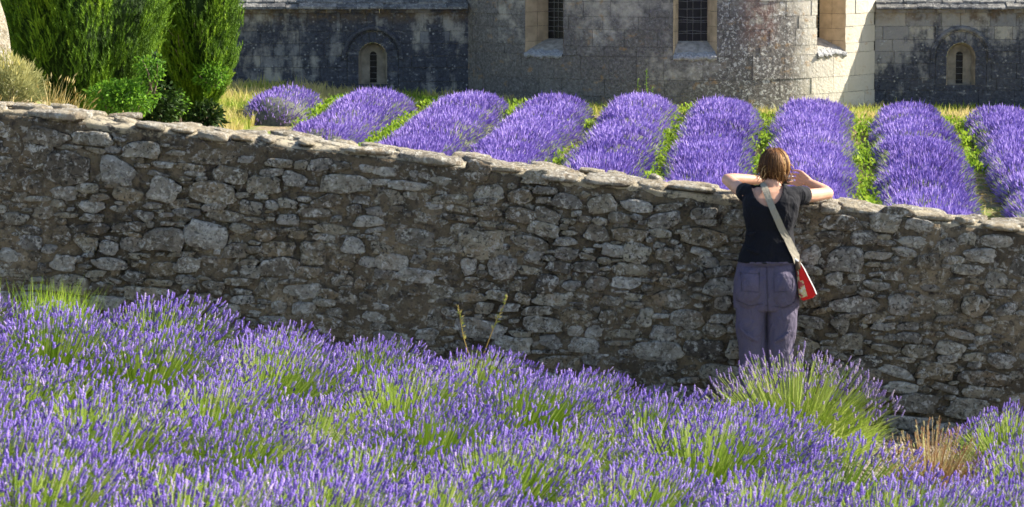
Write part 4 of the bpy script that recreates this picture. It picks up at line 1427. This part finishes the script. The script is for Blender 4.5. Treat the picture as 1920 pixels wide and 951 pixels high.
# gravel at the foot of the wall on the right
n = 1500
gx_ = rng.uniform(X_at(1560, 19, 0), X_at(1960, 19, 0), n); gy_ = rng.uniform(18.1, 19.97, n)
PV, PF = ell((0, 0, 0), (1, .9, .6), 6, 4)
sz_ = rng.uniform(.006, .022, n) * np.where(rng.random(n) < .06, 2.2, 1)
V, F, t = scatter(PV, PF, frames(rng.normal(0, .3, (n, 3)) + [0, 0, 1], sx=sz_, sz=sz_), np.column_stack([gx_, gy_, G(gx_, gy_) + sz_ * .3]))
tag(mk('gravel', V, F, MAT['gravel'], None, True, {'tint': t}, 'stuff'), 'grey gravel at the foot of the wall on the right', 'gravel')

# ------------------------------------------------------------------ the woman
def remesh(name, pieces, voxel, mat, parent, smooth_it=4, sub=None, folds=None):
    ac = Acc()
    for V, F in pieces: ac.add(V, F)
    V, F, A = ac.get()
    me = raw_mesh(name + '_src', V, F, None)
    tmp = bpy.data.objects.new(name + '_src', me); C.objects.link(tmp)
    md = tmp.modifiers.new('r', 'REMESH'); md.mode = 'VOXEL'; md.voxel_size = voxel
    s = tmp.modifiers.new('s', 'SMOOTH'); s.factor = .5; s.iterations = smooth_it
    if sub is not None:
        bo = tmp.modifiers.new('b', 'BOOLEAN'); bo.operation = 'DIFFERENCE'; bo.object = sub; bo.solver = 'EXACT'
    dg = bpy.context.evaluated_depsgraph_get(); dg.update()
    m2 = bpy.data.meshes.new_from_object(tmp.evaluated_get(dg))
    bpy.data.objects.remove(tmp)
    m2.name = name
    m2.materials.clear(); m2.materials.append(mat)
    if folds:
        amp, fr = folds
        co = np.empty(len(m2.vertices) * 3); m2.vertices.foreach_get('co', co); co = co.reshape(-1, 3)
        no = np.empty(len(m2.vertices) * 3); m2.vertices.foreach_get('normal', no); no = no.reshape(-1, 3)
        wv = (fbm(co * 5, 61, 2) - .5)[:, None] * .12
        rid = 1 - np.abs(2 * fbm((co + wv) * fr, 51, 2) - 1) * 2.2
        m2.vertices.foreach_set('co', (co + no * (rid[:, None] * amp)).ravel())
        m2.update()
    for p in m2.polygons: p.use_smooth = True
    o = bpy.data.objects.new(name, m2); C.objects.link(o)
    m2.transform(Matrix.Translation(-wloc(parent)))
    o.parent = parent
    return o

def m_skin():
    k = N('skin')
    c = k.mix(k.mrange(k.noise(18, 3), .3, .7), (.56, .30, .20), (.66, .38, .26))
    k.b.inputs['Subsurface Weight'].default_value = .12
    k.b.inputs['Subsurface Radius'].default_value = (.02, .008, .004)
    k.b.inputs['Subsurface Scale'].default_value = .4
    return k.fin(c, .5)
def m_cloth(name, col, wr_scale, wr, rough=.85):
    k = N(name)
    p = k.pos()
    n1 = k.noise(wr_scale, 3, .5, k.scaled(p, (1.0, 1.0, .55)), .6)
    n2 = k.noise(320, 2, .5, p)
    c = k.mix(k.mrange(n2, .3, .7), tuple(x * .85 for x in col), tuple(x * 1.15 for x in col))
    k.bump(n1, wr, 1.0)
    k.b.inputs['Sheen Weight'].default_value = .03
    return k.fin(c, rough)
MAT['skin'] = m_skin()
MAT['shirt'] = m_cloth('navy jersey', (.0038, .0042, .0085), 16, .02)
MAT['trousers'] = m_cloth('purple grey cotton', (.105, .089, .136), 15, .035)
MAT['strap'] = m_cloth('beige webbing', (.30, .27, .21), 60, .004)
MAT['bag_red'] = m_cloth('red canvas', (.70, .018, .015), 20, .01)
MAT['bag_white'] = m_cloth('off white canvas', (.40, .40, .41), 30, .006)
def _pat():
    k = N('printed canvas')
    c = k.ramp(k.noise(26, 2, .5), [(.38, (.45, .07, .07)), (.46, (.62, .50, .24)), (.56, (.66, .60, .50)), (.64, (.40, .20, .10))], 'CONSTANT')
    return k.fin(c, .8)
MAT['bag_print'] = _pat()
MAT['silver'] = plain('silver camera body', (.55, .55, .55), .35, .08)
MAT['black'] = plain('black plastic', (.015, .015, .016), .4, .1)
MAT['shoe'] = plain('brown shoe leather', (.10, .065, .04), .6, .2)
def m_hair():
    k = N('auburn hair')
    c = k.ramp(k.tint(), [(0, (.045, .017, .006)), (.4, (.13, .057, .020)), (.7, (.31, .155, .055)), (1, (.64, .43, .19))])
    k.b.inputs['Specular IOR Level'].default_value = .2
    return k.fin(c, .6)
MAT['hair'] = m_hair()

YB = 19.72
feet = np.array(at(1437, 793, YB))
feet[2] = float(G(feet[0], YB))
woman = root('person', feet, 'woman in dark top and purple grey trousers leaning on the wall, seen from behind', 'person')

def sect(py, pl, pr, ry, Y, n=24, back=1.0, p=2.2):
    """elliptic ring between pixel edges pl..pr at height py"""
    a, b = np.array(at(pl, py, Y)), np.array(at(pr, py, Y))
    c = (a + b) / 2; rx = (b[0] - a[0]) / 2
    t = np.arange(n) * 2 * math.pi / n
    cx = np.sign(np.cos(t)) * np.abs(np.cos(t)) ** (2 / p); cy = np.sign(np.sin(t)) * np.abs(np.sin(t)) ** (2 / p)
    cy = np.where(cy < 0, cy * back, cy)
    return np.stack([c[0] + rx * cx, c[1] + ry * cy, np.full(n, c[2])], 1)

def trunk(d=0, low=False):
    """d: pixels added each side for cloth"""
    dd = d / 311
    S = [(575, 1380, 1495, .112, 19.765), (545, 1378, 1496, .122, 19.765), (520, 1380, 1496, .118, 19.77), (500, 1386, 1494, .105, 19.775), (478, 1391, 1491, .094, 19.785), (455, 1399, 1486, .09, 19.79),
         (430, 1403, 1484, .088, 19.80), (405, 1398, 1491, .098, 19.80), (385, 1396, 1495, .10, 19.805), (370, 1398, 1497, .092, 19.815), (358, 1405, 1493, .072, 19.83), (351, 1418, 1478, .052, 19.845)]
    return loft([sect(py, a - d, b + d, ry + dd, Y, 24, .66 if py > 490 else 1.0) for py, a, b, ry, Y in S])

def A_(*a): return np.array(at(*a))
# arm joints
shL, elL, wrL = A_(1402, 364, 19.83), A_(1364, 337, 20.10), A_(1432, 338, 20.24)
shR, elR, wrR = A_(1492, 367, 19.83), A_(1552, 363, 20.08), A_(1515, 341, 20.13)
def arm(s, e, w):
    m1 = s * .5 + e * .5 + np.array((0, 0, -.006)); m2 = e * .62 + w * .38
    return [tube([s, m1, e * .9 + s * .1, e], [.047, .042, .037, .036], 14), tube([e, e * .85 + w * .15, m2, w * .75 + e * .25, w], [.036, .040, .038, .030, .024], 14)]
body = [trunk(0)] + arm(shL, elL, wrL) + arm(shR, elR, wrR)
# neck and head
neck0, HC = A_(1449, 356, 19.84), A_(1452, 316, 19.93)
body.append(tube([neck0 + (0, 0, -.05), neck0 + (0, .02, .03), HC + (0, -.01, -.05)], [.062, .052, .05], 16))
body.append(ell(HC, (.076, .094, .102), 20, 14))
body.append(ell(HC + (0, .05, -.055), (.052, .048, .058), 16, 10))     # jaw
body.append(tube([HC + (0, .088, .0), HC + (0, .112, -.032), HC + (0, .10, -.042)], [.010, .014, .012], 8))    # nose
body.append(tube([HC + (-.02, .093, -.066), HC + (.02, .093, -.066)], [.007, .007], 8))                          # lips
for s_ in (-1, 1):
    body.append(ell(HC + (s_ * .078, .0, -.015), (.010, .020, .032), 10, 8))       # ears
    body.append(tube([neck0 + (s_ * .02, 0, .0), neck0 + (s_ * .10, -.005, -.035)], [.040, .034], 12))            # slope of the shoulders
# hands around the camera
CAMC = A_(1472, 338, 20.225)
def hand(w, knuckle_c, dirf, side, up, camx):
    """w wrist, palm toward knuckle_c; fingers continue along dirf and curl"""
    out = []
    w = np.array(w); k = np.array(knuckle_c)
    ax = (k - w); ax /= np.linalg.norm(ax)
    acr = np.array(up, float); acr -= ax * acr.dot(ax); acr /= np.linalg.norm(acr)
    for q in (-1, -.33, .33, 1):
        out.append(tube([w + acr * q * .014, (w + k) / 2 + acr * q * .022, k + acr * q * .030], [.016, .0145, .0115], 10))
    lens = [.060, .070, .066, .052]
    for q, L in zip((1, .33, -.33, -1), lens):
        b = k + acr * q * .034 - ax * (.006 * (q < -.9))
        d = ax * .35 + np.array(dirf) * .8 + acr * q * .16; d /= np.linalg.norm(d)
        cur = np.array(side, float)
        p1 = b + d * L * .45
        d2 = d * .75 + cur * .55; d2 /= np.linalg.norm(d2)
        p2 = p1 + d2 * L * .33
        d3 = d * .35 + cur * .9; d3 /= np.linalg.norm(d3)
        p3 = p2 + d3 * L * .28
        out.append(tube([b, p1, p2, p3], [.0088, .0082, .0076, .0066], 8))
    # thumb leaves the side of the palm near the wrist
    tb_ = w * .62 + k * .38 - acr * .024
    t1 = tb_ + (ax * .55 - acr * .6 + np.array(dirf) * .2) * .034
    t2 = t1 + (ax * .75 + np.array(dirf) * .5 - acr * .05) * .030
    t3 = t2 + (ax * .6 + np.array(dirf) * .6 + acr * .1) * .022
    out.append(tube([tb_, t1, t2, t3], [.014, .0115, .0100, .008], 8))
    return out
body += hand(wrR, A_(1499, 332, 20.145), (-.98, .22, .02), (-.25, .75, -.25), (.15, 0, 1), 1)
body += hand(wrL, A_(1447, 331, 20.23), (.85, .25, .15), (.3, .7, -.4), (-.35, 0, 1), -1)
# legs
def leg(pts, d=0):
    return tube([A_(a, b, y) for a, b, y, _ in pts], [(r + d) / 311 for *_, r in pts], 18)
LEG_L = [(1409, 575, 19.765, 27), (1407, 610, 19.76, 26), (1411, 650, 19.755, 22), (1412, 700, 19.735, 18), (1413, 745, 19.72, 16), (1414, 785, 19.72, 11)]
LEG_R = [(1466, 575, 19.765, 27), (1466, 610, 19.76, 26), (1463, 650, 19.755, 22), (1461, 700, 19.735, 18), (1460, 745, 19.72, 16), (1459, 785, 19.72, 11)]
body += [leg(LEG_L), leg(LEG_R)]
bodyo = remesh('body', body, .0048, MAT['skin'], woman, 3)

# trousers
tr = [loft([sect(py, a, b, ry, Y, 28, .84 if py > 490 else 1.0) for py, a, b, ry, Y in ((580, 1380, 1495, .11, 19.765), (575, 1376, 1498, .118, 19.763), (548, 1375, 1499, .128, 19.763), (520, 1377, 1499, .124, 19.768), (500, 1382, 1497, .112, 19.773), (484, 1387, 1494, .102, 19.783))])]
for P_ in (LEG_L, LEG_R):
    tr.append(leg([(a, b, y, r) for (a, b, y, _), r in zip(P_, (29.3, 28, 26, 24, 23, 22))]))
for cx_ in (1405, 1469):
    c = A_(cx_, 543, 19.685)
    tr.append(ell(c, (.080, .052, .115), 18, 12))
# folds below the seat
for (a, b, c, d) in ((1390, 618, 1420, 640), (1482, 622, 1455, 640)):
    tr.append(tube([A_(a, b, 19.668), A_((a + c) / 2, (b + d) / 2 + 3, 19.656), A_(c, d, 19.672)], [.006, .011, .005], 8))
trous = remesh('trousers', tr, .005, MAT['trousers'], woman, 8, None, (.0034, (7, 7, 11)))

# shirt with a scooped back, cut out of the cloth
cutter_rings = []
cc = A_(1446, 346, 19.5)
t = np.arange(28) * 2 * math.pi / 28
for y in (19.55, 19.845):
    cutter_rings.append(np.stack([cc[0] + np.cos(t) * .104, np.full(28, y), cc[2] + .03 + np.sign(np.sin(t)) * np.abs(np.sin(t)) ** .85 * .185], 1))
V, F = loft(cutter_rings)
cme = raw_mesh('cut', V, F, None)
bm = bmesh.new(); bm.from_mesh(cme); bmesh.ops.recalc_face_normals(bm, faces=bm.faces); bm.to_mesh(cme); bm.free()
cut = bpy.data.objects.new('cut', cme); C.objects.link(cut)
sh = [loft([sect(py, a, b, ry, Y, 28) for py, a, b, ry, Y in ((490, 1383, 1498, .116, 19.775), (478, 1385, 1496, .110, 19.78), (455, 1395, 1490, .099, 19.787), (430, 1400, 1487, .096, 19.795), (405, 1394, 1495, .108, 19.795),
      (385, 1392, 1499, .11, 19.80), (370, 1394, 1501, .104, 19.81), (358, 1399, 1497, .086, 19.828), (349, 1412, 1484, .064, 19.842))])]
sh.append(tube([shL + (.02, 0, 0), shL * .93 + elL * .07, shL * .84 + elL * .16], [.058, .056, .053], 16))
sh.append(tube([shR - (.02, 0, 0), shR * .93 + elR * .07, shR * .78 + elR * .22], [.060, .058, .056], 16))
for s_ in (-1, 1): sh.append(tube([neck0 + (s_ * .052, -.002, -.004), neck0 + (s_ * .12, -.005, -.034)], [.043, .045], 12))
for (a, b, c, d) in ((1398, 466, 1440, 478), (1398, 440, 1416, 436)):
    sh.append(tube([A_(a, b, 19.695), A_((a + c) / 2, (b + d) / 2 + 2, 19.684), A_(c, d, 19.69)], [.005, .010, .005], 8))
shirt = remesh('shirt', sh, .005, MAT['shirt'], woman, 3, cut, (.004, (9, 9, 13)))
bpy.data.objects.remove(cut)

def bvh_of(objs):
    V = []; F = []; n = 0
    for o in objs:
        w = wloc(o)
        V += [v.co + w for v in o.data.vertices]
        F += [[i + n for i in p.vertices] for p in o.data.polygons]
        n = len(V)
    return BVHTree.FromPolygons(V, F)
bv = bvh_of([bodyo, trous, shirt])
eye = Vector((0, 0, ZC))
def onto(px, py, off):
    d = (at(px, py, 19.6) - eye).normalized()
    h, nrm, i, dist = bv.ray_cast(eye, d)
    if h is None:
        return at(px, py, 19.74)
    if nrm.dot(d) > 0: nrm = -nrm
    return h + nrm * off

# pocket patches, waistband and loops
def patch(name, quad, off, mat, parent, nu=7, nv=6):
    (a, b, c, d) = [np.array(q, float) for q in quad]
    V = []
    for j in range(nv):
        for i in range(nu):
            u, v = i / (nu - 1), j / (nv - 1)
            q = (a * (1 - u) + b * u) * (1 - v) + (d * (1 - u) + c * u) * v
            edge = (i in (0, nu - 1) or j in (0, nv - 1))
            V.append(onto(q[0], q[1], -.0005 if edge else off))
    return mk(name, np.array(V), grid(nu, nv), mat, parent)
patch('pocket', ((1388, 505), (1423, 508), (1424, 548), (1389, 546)), .005, MAT['trousers'], trous)
patch('pocket', ((1449, 507), (1486, 503), (1487, 545), (1451, 548)), .005, MAT['trousers'], trous)
patch('pocket_flap', ((1450, 500), (1488, 494), (1489, 509), (1451, 514)), .010, MAT['trousers'], trous, 7, 5)
patch('pocket_flap', ((1386, 498), (1422, 502), (1422, 513), (1386, 511)), .009, MAT['trousers'], trous, 7, 5)
patch('waistband', ((1387, 491), (1494, 491), (1495, 499), (1386, 500)), .005, MAT['trousers'], trous, 14, 4)
patch('belt_label', ((1427, 492), (1440, 492), (1440, 496), (1427, 496)), .010, MAT['black'], trous, 5, 4)

MAT['seam'] = m_cloth('dark seam thread and fold shade', (.062, .052, .072), 40, .004)
def seam(pts, r=.0018):
    r *= .75
    q = [onto(a, b, .002) for a, b in pts]
    mk('seam', *tube([list(v) for v in q], r, 5, False), MAT['seam'], trous)
def lerp_path(pts, n=6):
    out = []
    for (a, b), (c, d) in zip(pts[:-1], pts[1:]):
        out += [(a + (c - a) * i / n, b + (d - b) * i / n) for i in range(n)]
    return out + [pts[-1]]
seam(lerp_path([(1438, 500), (1438, 530), (1439, 560), (1440, 584)]), .003)
seam(lerp_path([(1389, 510), (1391, 546), (1423, 548), (1424, 510)]))
seam(lerp_path([(1451, 512), (1452, 548), (1486, 545), (1487, 508)]))
seam(lerp_path([(1386, 512), (1422, 514)]), .0024); seam(lerp_path([(1451, 515), (1489, 510)]), .0024)
seam(lerp_path([(1388, 501), (1494, 501)], 14))
seam(lerp_path([(1381, 563), (1405, 573), (1430, 570)]), .0024); seam(lerp_path([(1492, 566), (1470, 577), (1450, 574)]), .0024)  # dark lines below the seat, shade of the folds put in as colour
# hair: a cap of overlapping locks falling from the crown
ha = Acc()
cap_c = HC + np.array((0, -.008, .008))
V, F = ell(cap_c, (.078, .096, .100), 22, 14)
ha.add(V, F, .15)
hr = np.random.default_rng(5)
crown = cap_c + np.array((.01, .0, .112))
for q in range(330):
    th = hr.uniform(0, 6.283)
    front = math.sin(th) > .62
    bottom = (-.015 if front else -.078 + .026 * abs(math.cos(th)) ** 2 + hr.uniform(-.030, .018))
    ph0 = hr.uniform(.05, .9)
    pts = []; rads = []
    layer = hr.uniform(.96, 1.13)
    sw = hr.normal(.05, .30)
    for s_ in np.linspace(0, 1, 8):
        z = (.104 * math.cos(ph0)) * (1 - s_) + bottom * s_
        zz = max(-1, min(1, z / .108))
        rad = math.sqrt(max(.02, 1 - zz * zz))
        if z < -.02: rad = math.sqrt(1 - (.02 / .108) ** 2) * (1 - 2.6 * max(0, -z - .02) * (1.1 if math.sin(th) < -.3 else 1.0))
        a2 = th + sw * s_
        pts.append(cap_c + np.array((math.cos(a2) * .084 * rad * layer, math.sin(a2) * .104 * rad * layer, z * (1.0 if z < 0 else layer))))
        rads.append(.0056 * (1 - .85 * s_ ** 2.2))
    ha.add(*tube(pts, rads, 5, False), tint=float(np.clip(hr.normal(.37 + .25 * math.cos(th), .22), 0, 1)))  # locks on the right tinted lighter, sunlight put into the hair colour
for q in range(110):
    th = hr.uniform(0, 6.283); z0 = hr.uniform(-.03, .085)
    rad0 = math.sqrt(max(.02, 1 - (z0 / .108) ** 2))
    p0 = cap_c + np.array((math.cos(th) * .088 * rad0, math.sin(th) * .104 * rad0, z0))
    o_ = np.array((math.cos(th), math.sin(th), 0))
    p1 = p0 + o_ * hr.uniform(.006, .016) + np.array((hr.normal(0, .008), 0, -.03))
    p2 = p1 + o_ * hr.uniform(-.006, .014) + np.array((hr.normal(0, .010), 0, -.035))
    ha.add(*tube([p0, p1, p2], [.0028, .0022, .0008], 4, False), tint=float(hr.uniform(.3, .95)))
ha.mk('hair', MAT['hair'], woman)
for s_ in (-1, 1):
    mk('eye', *ell(HC + (s_ * .030, .086, .004), (.012, .010, .009), 10, 8), MAT['black'], woman)
    # shoes, mostly hidden by the bush
    P_ = LEG_L if s_ < 0 else LEG_R
    c = A_(P_[-1][0], 793, 19.72); gzz = float(G(c[0], 19.76))
    V, F = loft([np.stack([c[0] + np.cos(t) * a, 19.76 + np.sin(t) * b, np.full(28, gzz + z)], 1) for a, b, z in ((.042, .125, .0), (.046, .13, .02), (.044, .12, .045), (.036, .075, .075), (.034, .05, .095))])
    mk('shoe', V, F, MAT['shoe'], woman)

# compact camera held to her face
camo = root('compact_camera', CAMC, 'small silver compact camera held up to the woman\'s face', 'camera')
bm = bmesh.new()
bmesh.ops.create_cube(bm, size=1)
bmesh.ops.scale(bm, vec=(.104, .026, .060), verts=bm.verts)
bmesh.ops.bevel(bm, geom=list(bm.edges), offset=.006, segments=3, affect='EDGES')
me = bpy.data.meshes.new('camera_body'); bm.to_mesh(me); bm.free(); me.materials.append(MAT['silver'])
o = put('camera_body', me, CAMC, camo)
mk('lens', *tube([CAMC + (0, .010, 0), CAMC + (0, .045, 0)], [.024, .020], 18, False), MAT['black'], camo)
mk('screen', *box(CAMC[0] - .034, CAMC[0] + .034, CAMC[1] - .0155, CAMC[1] - .012, CAMC[2] - .022, CAMC[2] + .022), MAT['black'], camo)
mk('shutter_button', *tube([CAMC + (.034, 0, .028), CAMC + (.034, 0, .036)], [.006, .0055], 10, False), MAT['silver'], camo)

# shoulder bag: strap over her left shoulder, red pouch on her right hip
bagc = A_(1512, 530, 19.74)
bag = root('shoulder_bag', bagc, 'red shoulder bag with beige strap hanging at the woman\'s right hip', 'bag')
path = [(1431, 345), (1433, 352), (1437, 362), (1442, 376), (1449, 393), (1457, 411), (1465, 430), (1474, 449), (1482, 467), (1489, 482), (1493, 490)]
Lp, Rp = [], []
for i, (a, b) in enumerate(path):
    k0 = path[max(0, i - 1)]; k1 = path[min(len(path) - 1, i + 1)]
    tx, ty = k1[0] - k0[0], k1[1] - k0[1]
    ln = math.hypot(tx, ty); nx_, ny_ = ty / ln, -tx / ln
    Lp.append(onto(a - nx_ * 6.2, b - ny_ * 5.8, .015)); Rp.append(onto(a + nx_ * 6.2, b + ny_ * 5.8, .015))
ctr = [(p + q) / 2 for p, q in zip(Lp, Rp)]
V = []
for p, c, q in zip(Lp, ctr, Rp):
    V += [p, c, q]
# over the shoulder to the front and down again to the bag
f1 = [A_(1430, 342, 19.86), A_(1432, 347, 19.90), A_(1440, 372, 19.93), A_(1460, 420, 19.925), A_(1482, 470, 19.91), A_(1500, 492, 19.83)]
W2 = np.array((.0185, 0, .008))
Vf = []
for p in f1: Vf += [p - W2, p, p + W2]
strap = np.concatenate([np.array(Vf[::-1]), np.array([list(v) for v in V])])
so_ = mk('strap', strap, grid(3, len(strap) // 3), MAT['strap'], bag, False)
sm = so_.modifiers.new('thick', 'SOLIDIFY'); sm.thickness = .002
# pouch
def pouch_ring(py, pl, pr, y0, y1, n=8):
    a, b = A_(pl, py, 19.72), A_(pr, py, 19.72)
    xs = (a[0], b[0]); z = a[2]
    r = .012
    return a, b, np.array([(xs[0], y1, z), (xs[0], y0 + r, z), (xs[0] + min(r, (xs[1] - xs[0]) * .3), y0, z), (xs[1] - min(r, (xs[1] - xs[0]) * .3), y0, z), (xs[1], y0 + r, z), (xs[1], y1, z)])
lv = [(491, 1493, 1500, 19.705, 19.86), (505, 1494, 1508, 19.69, 19.875), (525, 1495, 1517, 19.675, 19.885), (545, 1497, 1526, 19.668, 19.89), (556, 1499, 1530, 19.668, 19.89), (562, 1503, 1524, 19.68, 19.88)]
rg = []
for py, a, b, y0, y1 in lv:
    tilt = (b - 1500) / 30 * .02
    _, _, r = pouch_ring(py, a, b, y0, y1)
    r[3:, 2] += tilt
    r[3, 0] += .45 * (r[4, 0] - r[3, 0])                       # the bottom rises to the right
    rg.append(r)
V, F = loft(rg)
mk('pouch', V, F, MAT['bag_red'], bag, False)
def side_panel(name, cols, off, mat):
    V = []
    for r in rg[:-1]:
        for c in cols: V.append(r[c] + np.array(off))
    return mk(name, np.array(V), grid(len(cols), len(rg) - 1), mat, bag)
side_panel('outer_panel', (3, 4, 5), (.0025, -.003, .0), MAT['bag_white'])
inn = side_panel('printed_panel', (0, 1, 2), (-.003, -.004, 0), MAT['bag_print'])
lowp = []
for r in rg[2:5]:
    lowp += [r[2] + (-.002, -.003, 0), r[2] * .62 + r[3] * .38 + (0, -.004, 0)]
mk('printed_corner', np.array(lowp), grid(2, 3), MAT['bag_print'], bag)
mk('buckle', *tube([A_(1490, 486, 19.70), A_(1498, 492, 19.70)], [.007, .007], 8), MAT['silver'], bag)
mk('strap_tab', *box(A_(1492, 490, 19.7)[0], A_(1501, 490, 19.7)[0], 19.69, 19.72, A_(1492, 508, 19.7)[2], A_(1492, 490, 19.7)[2]), MAT['shoe'], bag)
